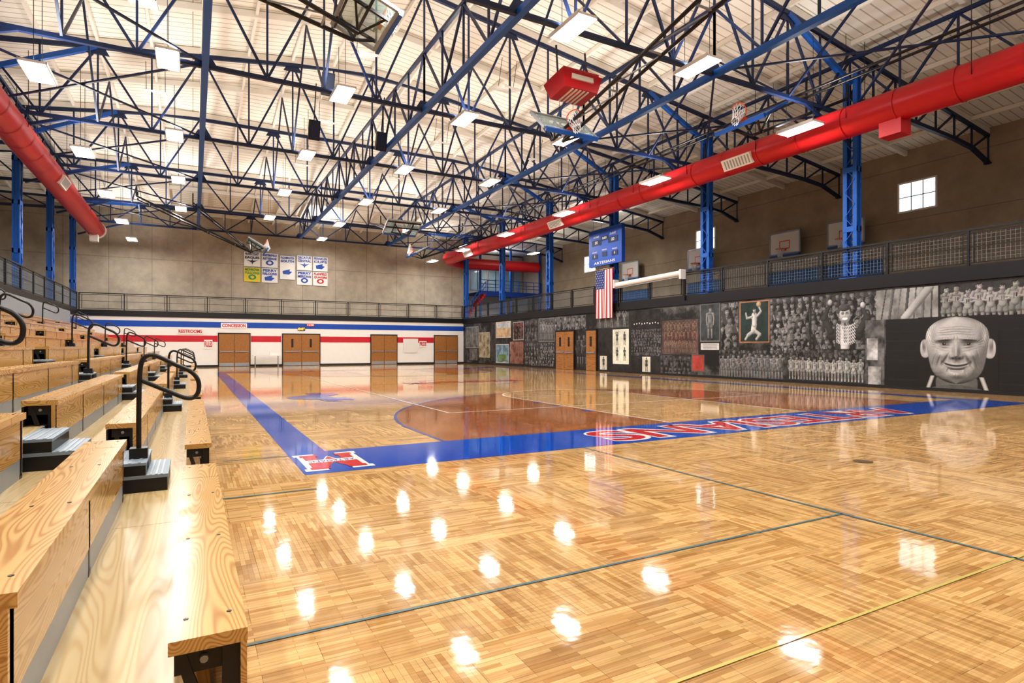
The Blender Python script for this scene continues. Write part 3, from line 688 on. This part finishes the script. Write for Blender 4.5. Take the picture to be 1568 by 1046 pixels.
def person(Yc,zb,h,shirt,skin=(.45,.45,.45),leg=None,pose=0,num=True):
    sk=np.array(skin); st=np.array(shirt); lg=np.array(leg) if leg is not None else st*.85
    H=h; hip=zb+H*.50; sh=zb+H*.815; w=H*.085
    for s in (-1,1):
        cap(Yc+s*H*.055,hip,Yc+s*H*.065,zb+H*.28,H*.046,tuple(sk*.8),H*.033); cap(Yc+s*H*.065,zb+H*.28,Yc+s*H*.07,zb+H*.05,H*.034,tuple(sk*.75),H*.022)
        cap(Yc+s*H*.07,zb+H*.12,Yc+s*H*.07,zb+H*.05,H*.027,tuple(st)); cap(Yc+s*H*.07,zb+H*.025,Yc+s*H*.10,zb+H*.015,H*.024,(.03,)*3)
        cap(Yc+s*H*.045,hip+.01*H,Yc+s*H*.058,zb+H*.39,H*.055,tuple(lg*.9),H*.058)
    cap(Yc,sh-.05*H,Yc,hip+.03*H,w*1.12,tuple(st),w*.92)
    cap(Yc+w*1.0,sh-.03*H,Yc-w*1.0,sh-.03*H,H*.035,tuple(st*.95))
    for s in (-1,1):
        a=Yc+s*w*1.35
        cap(a,sh-.035*H,a+s*.012*H,sh-.1*H,H*.036,tuple(sk*.9),H*.032)
        if pose==0: cap(a,sh-.05*H,a+s*.03*H,zb+H*.63,H*.030,tuple(sk*.85),H*.025); cap(a+s*.03*H,zb+H*.63,a+s*.01*H,zb+H*.48,H*.024,tuple(sk*.85),H*.018); ellf(a+s*.01*H,zb+H*.455,H*.022,H*.032,tuple(sk*.9))
        elif pose==1: cap(a,sh-.05*H,a+s*.035*H,zb+H*.66,H*.030,tuple(sk*.85),H*.025); cap(a+s*.035*H,zb+H*.66,Yc-s*.02*H,zb+H*.62,H*.025,tuple(sk),H*.02)
        else: cap(a,sh-.04*H,a+s*.07*H,zb+H*.92,H*.030,tuple(sk*.85)); cap(a+s*.07*H,zb+H*.92,a,zb+H*1.08,H*.024,tuple(sk))
    if num:
        for k in (-1,1): cap(Yc+k*.022*H,sh-.11*H,Yc+k*.022*H,sh-.18*H,H*.010,tuple(st*.15))
    ellf(Yc,sh+.005*H,H*.036,H*.028,tuple(sk*.7))
    head(Yc,zb+H*.915,H*.080,skin,random.choice((.05,.08,.12)),random.choice((0,1)),random.choice((-1,0,1)))
def team(Ya,Yb,zb,h,n,shirt,skin=(.42,.42,.42),pose=None,leg=None,top=None):
    setclip(Ya,Yb,max(0,zb-.02),min(3.19,zb+h*1.15 if top is None else top))
    for i in range(n):
        y=max(Ya,Yb)-(abs(Ya-Yb))*(i+.5)/n; k=random.uniform(.7,1.1); person(y,zb,h*(1+.06*random.uniform(-1,1)),tuple(c*k for c in shirt),tuple(c*random.uniform(.85,1.05) for c in skin),leg,random.choice((0,1,0)) if pose is None else pose)
    noclip()
def crowd(Ya,Yb,za,zb,size=.12,hi=.40,tint=(1,1,1)):
    setclip(Ya,Yb,za,zb)
    tt=np.array(tint); z=zb-size*.6
    while z>za-size*1.5:
        y=max(Ya,Yb)+random.uniform(-.5,.5)*size
        while y>min(Ya,Yb)-size:
            s=size*random.uniform(.9,1.15); g=random.choice((.03,.04,.08,.15,.5))*hi*1.3; zz=z+random.uniform(-.3,.3)*size
            cap(y+s*.75,zz-s*1.55,y-s*.75,zz-s*1.55,s*.5,tuple(tt*g)); cap(y,zz-s*1.6,y,zz-s*3.0,s*1.05,tuple(tt*g*.9))
            if g<hi*.3 and random.random()<.6: cap(y,zz-s*1.2,y,zz-s*1.9,s*.16,tuple(tt*hi*.9),s*.05)
            if random.random()<.12:
                cap(y-s*.8,zz-s*1.4,y-s*1.2,zz-s*.3,s*.25,tuple(tt*g)); cap(y-s*1.2,zz-s*.3,y-s*.9,zz+s*.8,s*.18,tuple(tt*hi*.8))
            head(y,zz,s*.78,tuple(tt*random.uniform(hi*.5,hi)),random.choice((.05,.08,.15,.6)),random.choice((0,1)),random.choice((-1,0,1)))
            y-=s*random.uniform(1.7,2.4)
        z-=size*1.7
    noclip()
fill(43.5,41.2,1.3,2.9,(.16,.17,.16),.6,(.3,.3,.3),11); fill(41.0,39.2,.6,2.4,(.3,.26,.18),.6,(.4,.38,.3),12); fill(42.8,41.3,.3,1.2,(.12,.12,.12),.6,None,13)
for k in range(5): cap(43.4-.4*k,1.4,42.9-.3*k,2.8,.02,(.05,.05,.05))
fill(38.9,38.3,.3,3.0,(.04,.04,.04),.8,None,14)
fill(38.1,35.9,2.05,3.1,(.5,.36,.22),.4,(.6,.6,.55),15); fill(38,36,2.7,3.05,(.45,.5,.55),.2,None,16)
fill(35.5,34.1,1.85,3.0,(.25,.08,.06),.6,(.5,.5,.5),17); crowd(35.5,34.1,1.85,3.0,.2,.3,(1,.6,.5)); fill(38.1,36.2,.25,1.5,(.15,.25,.32),.6,(.6,.6,.55),18); fill(37.8,36.5,.35,.8,(.12,.2,.08),.5,None,19)
fill(36,34.1,.2,1.7,(.25,.12,.09),.6,None,20)
fill(33.9,30.3,.15,3.1,(.05,.05,.05),.8,None,21); crowd(33.9,32.2,.15,1.6,.17,.3); fill(32.1,30.3,1.7,3.1,(.10,.10,.10),.5,(.2,.2,.2),50); team(32.0,30.4,1.75,1.2,5,(.3,.3,.3),(.35,.35,.35)); fill(33.9,32.3,1.75,3.1,(.09,.09,.09),.6,None,51); crowd(33.9,32.3,1.75,3.1,.24,.25); crowd(32.1,30.3,.15,1.6,.13,.35)
fill(30.2,27,2.35,3.15,(.12,.12,.12),.8,None,22); crowd(30.2,27,2.35,3.1,.22,.4); team(27.9,26.95,.1,1.9,2,(.05,.05,.05),(.2,.2,.2))
fill(26,21,.1,3.15,(.02,.02,.02),.8,None,23); fill(26,23.3,2.35,3.1,(.08,.08,.08),.8,None,24); team(26,23.4,2.3,.82,5,(.4,.4,.4),(.42,.42,.42),2)
fill(24.55,23.35,.5,2.2,(.72,.71,.58),.05,(.8,.8,.7),25)
for k in range(4): person(24.25-(k%2)*.6,.62+(k//2)*.8,.68,(.10,)*3,(.2,)*3,(.06,)*3,k%3,False)
for y in (25.7,22.3): fill(y,y-.6,.1,.85,(.70,.67,.55),.05,None,26); person(y-.3,.12,.68,(.08,)*3,(.2,)*3,(.05,)*3,0,False)
fill(23.1,21.0,.9,2.7,(.04,.04,.045),.9,None,27); crowd(23.1,21,.9,2.2,.085,.28); fill(23.1,21,2.2,2.7,(.02,.02,.02),.5,None,52)
for k in range(10): ellf(22.9-k*.19,2.45+.02*(k%3),.035,.035,(.9,.9,.9),1)
fill(20.9,18.65,1.0,2.55,(.10,.065,.055),.5,(.02,.02,.02),28); team(20.8,18.75,1.75,.75,9,(.2,.13,.10),(.34,.24,.17)); team(20.8,18.75,1.35,.75,8,(.18,.07,.06),(.34,.24,.17)); team(20.8,18.75,1.02,.62,9,(.26,.17,.14),(.34,.24,.17))
fill(21,18.7,.1,.9,(.06,.055,.055),.9,None,29); crowd(21,19.1,.1,.9,.14,.22)
fill(18.5,17.5,1.6,3.15,(.05,.06,.065),.6,(.16,.18,.18),30); person(18.0,1.62,1.42,(.25,.27,.27),(.4,.4,.37)); fill(18.5,17.5,1.2,1.5,(.66,.64,.62),.05,None,31)
for k in range(4): fill(18.4,17.6,1.25+.06*k,1.27+.06*k,(.2,.2,.2),.1,None,32)
fill(17.4,16.5,1.2,3.15,(.14,.14,.14),.9,(.04,)*3,33); crowd(17.4,16.5,1.2,3.15,.19,.4)
fill(16.4,15.1,1.55,3.1,(.015,.035,.032),.4,(.40,.19,.10),34)
y0_=15.75
cap(y0_,2.2,y0_+.05,1.95,.12,(.6,.6,.58)); cap(y0_,2.55,y0_,2.2,.13,(.65,.65,.62),.11)
cap(y0_-.02,1.95,y0_-.25,1.8,.075,(.5,.5,.47)); cap(y0_-.25,1.8,y0_-.1,1.62,.055,(.5,.5,.47)); cap(y0_+.06,1.93,y0_+.3,1.78,.075,(.5,.5,.47)); cap(y0_+.3,1.78,y0_+.42,1.62,.05,(.5,.5,.47))
cap(y0_-.12,2.52,y0_-.3,2.7,.05,(.5,.5,.47)); cap(y0_-.3,2.7,y0_-.2,2.92,.04,(.5,.5,.47)); cap(y0_+.12,2.5,y0_+.35,2.45,.05,(.5,.5,.47)); cap(y0_+.35,2.45,y0_+.4,2.65,.04,(.5,.5,.47))
head(y0_,2.76,.1,(.55,.55,.5)); ellf(y0_-.2,2.98,.11,.11,(.5,.36,.22))
fill(15.0,13.4,1.0,3.15,(.06,.06,.06),.8,None,35); crowd(15,13.4,1.0,3.15,.135,.45)
fill(13.3,11.0,1.25,3.15,(.05,.05,.05),.9,(.02,)*3,36); crowd(13.3,11,1.25,3.15,.13,.36)
setclip(13.3,11.0,1.25,3.15)
cap(12.55,1.75,11.65,1.75,.2,(.05,)*3); cap(12.1,1.9,12.1,1.2,.36,(.045,)*3); cap(12.1,2.05,12.1,1.3,.15,(.7,)*3)
cap(12.6,1.85,12.85,2.3,.12,(.05,)*3); cap(12.85,2.3,12.65,2.75,.09,(.06,)*3,.06); ellf(12.63,2.85,.08,.1,(.6,)*3)
cap(11.6,1.85,11.35,2.25,.12,(.05,)*3); cap(11.35,2.25,11.5,2.6,.09,(.06,)*3,.06); ellf(11.5,2.7,.08,.1,(.6,)*3)
head(12.1,2.42,.30,(.62,)*3,.12,1); ellf(12.1,2.27,.10,.04,(.9,)*3,1); cap(12.1,2.1,12.1,1.5,.035,(.08,)*3,.06)
for k in range(11):
    for j in range(6):
        yy=12.4-k*.06; zz=1.42+j*.11+.0035*(k-5)**2
        cap(yy,zz,yy-.03,zz+.055,.010,(.85,)*3); cap(yy-.03,zz+.055,yy-.06,zz,.010,(.85,)*3); cap(yy,zz,yy-.03,zz-.055,.010,(.85,)*3)
noclip()
fill(17.5,14.4,.05,1.05,(.1,.1,.1),.8,None,37); crowd(17.5,14.4,.45,1.2,.12,.22); team(17.45,14.45,.02,1.05,11,(.24,.24,.24),(.36,.36,.36))
fill(14.3,11.4,.1,1.2,(.05,.05,.05),.8,None,38); crowd(14.3,11.4,.6,1.24,.11,.20); team(14.25,11.45,.1,.86,12,(.55,.55,.53),(.42,.42,.40))
fill(11.4,10.8,.1,2.2,(.12,.12,.12),.9,None,39); fill(11.35,11.0,.9,1.6,(.45,.45,.45),.6,None,40); fill(11.3,10.9,.1,.7,(.35,.35,.35),.7,None,41)
fill(19.0,18.35,.3,.95,(.40,.06,.045),.2,(.1,.1,.1),42)
fill(11.05,9.25,2.2,3.15,(.30,.30,.29),.5,None,43,(45,14,6))
setclip(11.05,9.25,2.2,3.15)
for k in range(7): cap(10.9-k*.24,2.2,10.75-k*.22,3.15,.02+.02*(k%2),(.09+.05*(k%3),)*3)
cap(10.2,2.2,9.5,3.1,.12,(.45,.45,.44)); noclip()
fill(9.2,3.5,2.25,3.15,(.04,.04,.04),.5,None,44)
team(9.2,7.0,1.85,1.22,8,(.40,.40,.38),(.42,.42,.40),1); team(7.0,4.8,1.85,1.22,8,(.40,.40,.38),(.42,.42,.40),1)
a,b_=reg(10.75,4,.0,2.2); cv[a,b_]=(.012,.012,.013)
for k in range(1,8):
    a,b_=reg(10.75,4,k*.3,k*.3+.02); cv[a,b_]=(.02,.02,.021)
fill(6.9,6.75,0,3.2,(.2,.2,.2),.3,None,45)
gr=noise2(NH,NW,[40,14,4],77); cv*=(.66+.60*gr)[:,:,None]
cv=np.clip(cv,.004,1)
def colour_grid(name,cv,origin,du,dv,mat='mural_print',parent=None):
    h,w=cv.shape[:2]
    ii,jj=np.meshgrid(np.arange(w),np.arange(h))
    co=np.array(origin)[None,:]+ii.reshape(-1,1)*np.array(du)[None,:]+jj.reshape(-1,1)*np.array(dv)[None,:]
    idx=np.arange(h*w).reshape(h,w)
    q=np.stack([idx[:-1,:-1],idx[:-1,1:],idx[1:,1:],idx[1:,:-1]],-1).reshape(-1,4)
    me=bpy.data.meshes.new(name); me.vertices.add(h*w); me.vertices.foreach_set('co',co.ravel())
    me.loops.add(q.size); me.loops.foreach_set('vertex_index',q.ravel().astype(np.int32))
    me.polygons.add(len(q)); me.polygons.foreach_set('loop_start',(np.arange(len(q))*4).astype(np.int32))
    me.update(calc_edges=True)
    at=me.attributes.new('Col','FLOAT_COLOR','POINT'); rgba=np.ones((h*w,4)); rgba[:,:3]=cv.reshape(-1,3); at.data.foreach_set('color',rgba.ravel())
    me.materials.append(MATS[mat]); o=bpy.data.objects.new(name,me); scene.collection.objects.link(o)
    if parent:o.parent=parent
    return o
m,nt,b=newmat('mural_print'); at=N(nt,'ShaderNodeAttribute'); at.attribute_name='Col'; nt.links.new(at.outputs['Color'],b.inputs['Base Color']); b.inputs['Roughness'].default_value=.5
mural=colour_grid('wall_mural',cv,(XR-.012,S0,0.0),(0,-RES,0),(0,0,RES))
# portrait: relief-shaded greyscale face
def portrait(nw,nh):
    A_,B_=np.meshgrid(np.linspace(-1,1,nw),np.linspace(-1,1,nh))
    def g(a,b,sa,sb,ang=0):
        ca,sn=math.cos(ang),math.sin(ang); X=(A_-a)*ca+(B_-b)*sn; Y=-(A_-a)*sn+(B_-b)*ca
        return np.exp(-(X/sa)**2-(Y/sb)**2)
    def msk(a,b,sa,sb,p=2.0,soft=.06):
        d=(np.abs((A_-a)/sa)**p+np.abs((B_-b)/sb)**p)**(1/p); return np.clip((1-d)/soft+.5,0,1)
    tex=noise2(nh,nw,[40,16,6,2],99); t2=noise2(nh,nw,[9,4],5)
    up_=np.sqrt(np.clip(1-np.clip((B_-.42)/.565,0,1)**2.3,0,1))*.79
    dn=np.interp(B_,[-.80,-.78,-.74,-.68,-.60,-.50,-.38,-.2,0,.2,.42],[.0,.16,.29,.42,.52,.60,.655,.70,.735,.765,.79],left=0)
    wid=np.where(B_>.42,up_,dn)+1e-4
    q=np.clip(np.abs(A_)/wid,0,3)
    hd=np.clip((wid-np.abs(A_))/.02+.3,0,1)*(wid>.03)
    H=.62*np.sqrt(np.clip(1-np.clip(q,0,1)**2.6,0,1))+.30*np.sqrt(np.clip(1-((B_-.1)/.96)**2,0,1))
    H+=.20*g(0,.02,.075,.20)+.13*g(0,-.055,.10,.065)
    for s in (-1,1):
        H+=.075*g(s*.115,-.08,.055,.05)
        H-=.15*g(s*.31,.27,.17,.085)
        H+=.085*g(s*.31,.255,.115,.06)
        H+=.085*g(s*.32,.385,.22,.045,-s*.10)
        H-=.035*g(s*.33,.165,.15,.018,s*.15); H+=.040*g(s*.34,.195,.13,.035)
        H-=.024*g(s*.36,.10,.15,.014,s*.25)
        H+=.10*g(s*.40,-.03,.16,.12)
        H-=.075*g(s*.30,-.19,.030,.17,s*.55)
        H-=.040*g(s*.47,-.24,.022,.18,s*.35); H-=.034*g(s*.57,-.16,.02,.2,s*.25)
        H-=.07*g(s*.55,-.33,.12,.14)
        for qn,an in ((.34,.7),(.29,.40),(.24,.1),(.18,-.3)): H-=.016*g(s*.57,qn,.08,.012,s*an)
        H-=.05*g(s*.36,-.25,.03,.05)
        H-=.03*g(s*.22,-.46,.02,.08,s*.4)
        H+=.05*g(s*.42,-.42,.1,.12)
        H-=.05*g(s*.64,.42,.07,.16)
    mc=B_+.33-.75*A_**2
    lipw=np.clip((.34-np.abs(A_))/.08,0,1)
    H-=.055*np.exp(-(mc/.016)**2)*lipw
    H+=.030*np.exp(-((mc-.035)/.025)**2)*lipw+.040*np.exp(-((mc+.045)/.03)**2)*np.clip((.26-np.abs(A_))/.08,0,1)
    H-=.05*np.exp(-((mc+.115)/.03)**2)*np.clip((.22-np.abs(A_))/.1,0,1)
    H+=.12*g(0,-.56,.19,.09); H-=.02*g(0,-.21,.03,.06); H-=.02*g(0,-.56,.015,.05)
    for k,(b0,am) in enumerate(((.50,.016),(.565,.020),(.63,.020),(.69,.015))):
        wv=b0+.018*np.cos(A_*6)+.006*np.sin(A_*13+2*k)
        H-=am*np.exp(-((B_-wv)/.013)**2)*np.clip((.5-np.abs(A_+.03*(k%2)))/.14,0,1)
    for s in (-1,1): H-=.022*g(s*.04,.41,.012,.06,s*.1)
    H+=.010*(tex-.5)+.006*(t2-.5)
    gy,gx=np.gradient(H,2/nh,2/nw)
    nx,ny=-gx,-gy; L=np.sqrt(nx*nx+ny*ny+1)
    def lam(l): l=np.array(l)/np.linalg.norm(l); return np.clip((nx*l[0]+ny*l[1]+l[2])/L,0,1)
    S=.60*lam((-.5,.5,.9))+.20*lam((.8,.2,.7))+.07+.16*lam((-.3,.45,1))**12
    alb=np.full_like(A_,.58)*(1-.30*(tex-.5))
    hair=np.clip(g(-.74,.50,.10,.32)+g(.74,.50,.10,.32)+.6*g(-.62,.76,.14,.07,.75)+.6*g(.62,.76,.14,.07,-.75),0,1)
    st=.5+.5*np.sin(A_*130+B_*35+12*tex)
    alb=alb*(1-hair)+hair*(.58+.75*st)
    for s in (-1,1):
        br=np.clip(g(s*.33,.405,.19,.034,-s*.10)*1.2,0,1); alb=alb*(1-br)+br*(.30+.55*(.5+.5*np.sin(A_*170+B_*60*s+9*tex)))
        ey=np.clip((1-np.sqrt(((A_-s*.31)/.12)**2+((B_-.262)/.032)**2))/.1+.5,0,1)
        alb=alb*(1-ey*.85)+ey*.85*.46
        ir=np.clip((1-np.sqrt(((A_-s*.305)/.048)**2+((B_-.264)/.048)**2))/.15+.5,0,1)*ey; alb=alb*(1-ir)+ir*.03
        S=S*(1-ey*.4)+.6*ey*.4
        alb*=1-.92*g(s*.31,.298,.145,.018,-s*.06); alb*=1-.65*g(s*.31,.226,.12,.012,s*.05)
        alb*=1-.5*g(s*.2,.25,.05,.05); alb*=1-.34*g(s*.31,.30,.2,.09)
        alb+=.6*g(s*.295,.275,.011,.011)
        alb*=1-.88*g(s*.075,-.125,.042,.020); alb*=1-.4*g(s*.17,-.09,.02,.06)
        alb*=1-.5*g(s*.30,-.19,.022,.16,s*.55); alb*=1-.35*g(s*.47,-.24,.016,.16,s*.35); alb*=1-.3*g(s*.34,.15,.14,.014,s*.15)
    alb*=1-.88*np.exp(-(mc/.013)**2)*lipw
    alb*=1-.28*np.exp(-((mc-.03)/.025)**2)*lipw-.22*np.exp(-((mc+.05)/.035)**2)*lipw
    alb*=1-.3*np.clip((-.6-B_)/.15,0,1)
    face=np.clip(alb*S*1.08,.01,.95)
    P=np.full_like(A_,.012)
    def over(mask,val):
        nonlocal P
        P=P*(1-mask)+val*mask
    for s in (-1,1):
        ev=.44-.28*g(s*.83,.17,.045,.13)+.16*g(s*.90,.24,.03,.15)+.10*g(s*.80,-.02,.05,.04)-.22*g(s*.865,.25,.015,.13)
        over(msk(s*.80,.14,.135,.25,2.4,.12),np.clip(ev*(1-.2*(tex-.5)),.03,.9))
    over(msk(0,-.78,.52,.26,3),.18+.1*(tex-.5)-.12*np.abs(A_))
    for s in (-1,1): over(np.clip(1-np.abs((A_-s*.66)+s*.35*(B_+.75))/.06,0,1)**.5*((B_<-.60)&(B_>-.98)),.6)
    over(hd,face)
    over(msk(0,-1.24,.95,.42,2,.05),.09+.14*(tex-.4))
    return np.clip(P,.008,.95)
Wp,Hp=2.05,2.2; r=.0085; nw=int(Wp/r); nh=int(Hp/r)
P=portrait(nw,nh)
colour_grid('portrait_mural',np.stack([P,P*.985,P*.965],-1),(XR-.016,9.82,.02),(0,-r,0),(0,0,r))

# ---------------------------------------------------------------- bleachers
NR=10; DX=.56; DZ=.22
secs=[(2.0,4.96),(6.0,11.2),(12.2,17.4),(18.4,23.6),(24.6,29.8),(30.8,36)]
mb=MB()
def xr(n): return .15-DX*n
for n in range(NR):
    zs=.43+DZ*n; X=xr(n); zf=DZ*n; SW=.215 if n==0 else .24
    for (a,b_) in secs:
        k=a
        while k<b_-.05:
            e_=min(k+2.6 if not (n==0 and k==2.0) else 4.45,b_)
            mb.box(X-SW,X,k,e_-.006,zs-.042,zs,'fir_seat'); k=e_
        yy=a+.15
        while yy<min(b_,12):
            for xx in (X-.17,X-.045):
                mb.tube([(xx,yy,zs-.01),(xx,yy,zs+.002)],.008,'black_metal',8)
            yy+=.9
        if n>0:
            mb.box(X-.045,X-.02,a,b_,zf+.13,zs-.042,'fir_seat'); mb.box(X-.05,X-.022,a,b_,zf+.0,zf+.13,'grey_metal')
            mb.box(X-.235,X-.22,a,b_,zf,zs-.05,'black_metal')
        for yy in (a+.04,b_-.04)+tuple(np.arange(a+1.4,b_-.5,1.6)):
            mb.box(X-.2,X-.03,yy-.004,yy+.004,zs-.12,zs-.042,'black_metal')
            plate([(X-.2,yy-.01,zs-.05),(X-.17,yy-.01,zs-.05),(X-.06,yy-.01,zf+.02),(X-.1,yy-.01,zf+.02),(X-.2,yy+.01,zs-.05),(X-.17,yy+.01,zs-.05),(X-.06,yy+.01,zf+.02),(X-.1,yy+.01,zf+.02)],'black_metal')
            mb.box(X-.21,X-.02,yy-.03,yy+.03,zf,zf+.03,'black_metal')
            mb.box(X-.07,X-.02,yy-.02,yy+.02,zf+.02,zs-.042,'black_metal')
            mb.tube([(X-.12,yy-.02,zs-.08),(X-.12,yy+.02,zs-.08)],.012,'grey_metal',8)
    if n==0:
        mb.box(X-.02,X-.002,2.0,4.9,.05,.388,'fir_seat')
    if n>=1:
        fa=X-.26; fb=xr(n-1)-.1
        k=2.0
        while k<36:
            e_=min(k+2.2,36); mb.box(fa,fb,k,e_-.005,zf-.03,zf,'pine_pale'); k=e_
        mb.box(fb-.02,fb+.01,2.0,36,zf-DZ if n>1 else .02,zf-.002,'grey_metal')
        for yy in (2.03,35.97)+tuple(np.arange(3.6,36,1.6)): mb.box(fa,fb,yy-.02,yy+.02,max(0,zf-DZ-.04),zf-.03,'black_metal')
        for yy in np.arange(2.1,36,3.2): mb.box(X-.15,X-.1,yy,yy+.05,0,zf-.03,'black_metal')
mb.box(xr(NR-1)-.5,xr(NR-1)-.45,2,36,0,3.1,'grey_metal')
bl=mb.done('bleachers')
mb=MB()
for a in (4.96,11.2,17.4,23.6,29.8):
    for n in range(1,NR):
        X=xr(n); zf=DZ*n
        ya,yb=a+.2,a+.86
        mb.box(X-.08,X+.24,ya,yb,zf,zf+.1,'black_metal'); mb.box(X-.085,X+.245,ya-.005,yb+.005,zf+.1,zf+.125,'tread_grey')
        mb.box(X-.08,X+.10,ya,yb,zf+.125,zf+.20,'black_metal'); mb.box(X-.085,X+.105,ya-.005,yb+.005,zf+.2,zf+.22,'tread_grey')
        for k in range(3): mb.box(X+.125+k*.035,X+.14+k*.035,ya,yb,zf+.125,zf+.129,'grey_metal'); mb.box(X-.07+k*.06,X-.05+k*.06,ya,yb,zf+.22,zf+.224,'grey_metal')
mb.done('aisle_steps',bl)
def cr(pts,n=6):
    out=[]; pts=[Vector(p) for p in pts]; P=[pts[0]]+pts+[pts[-1]]
    for i in range(1,len(P)-2):
        for k in range(n):
            t=k/n; a,b_,c,d=P[i-1],P[i],P[i+1],P[i+2]
            out.append(.5*((2*b_)+(-a+c)*t+(2*a-5*b_+4*c-d)*t*t+(-a+3*b_-3*c+d)*t**3))
    out.append(pts[-1]); return out
for a in (4.96,11.2,17.4,23.6,29.8):
    for n in (1,3,5,8):
        mb=MB(); X=xr(n)+.04; zf=DZ*n; y=a+.45; zo=zf+.22
        mb.box(X-.06,X+.06,y-.06,y+.06,zf,zf+.3,'black_metal')
        mb.tube(cr([(X,y,zo),(X,y,zo+.4),(X+.01,y,zo+.7),(X+.05,y,zo+.79),(X+.12,y,zo+.79),(X+.25,y,zo+.72),(X+.36,y,zo+.66),(X+.41,y,zo+.58),(X+.40,y,zo+.48),(X+.33,y,zo+.45),(X+.18,y,zo+.52),(X+.02,y,zo+.6)]),.018,'black_metal',10)
        mb.done('aisle_handrail',bl)

# ---------------------------------------------------------------- world + camera
w=bpy.data.worlds.new('World'); scene.world=w; w.use_nodes=True; w.node_tree.nodes['Background'].inputs['Color'].default_value=(.6,.7,.85,1); w.node_tree.nodes['Background'].inputs['Strength'].default_value=.5
cam=bpy.data.cameras.new('camera'); cam.lens=20.66; cam.sensor_width=36; cam.shift_y=.0057; cam.clip_end=200; cam.clip_start=.02
co=bpy.data.objects.new('camera',cam); co.location=(0,0,1.3); co.rotation_euler=(RX,0,math.radians(-28.5)); scene.collection.objects.link(co); scene.camera=co
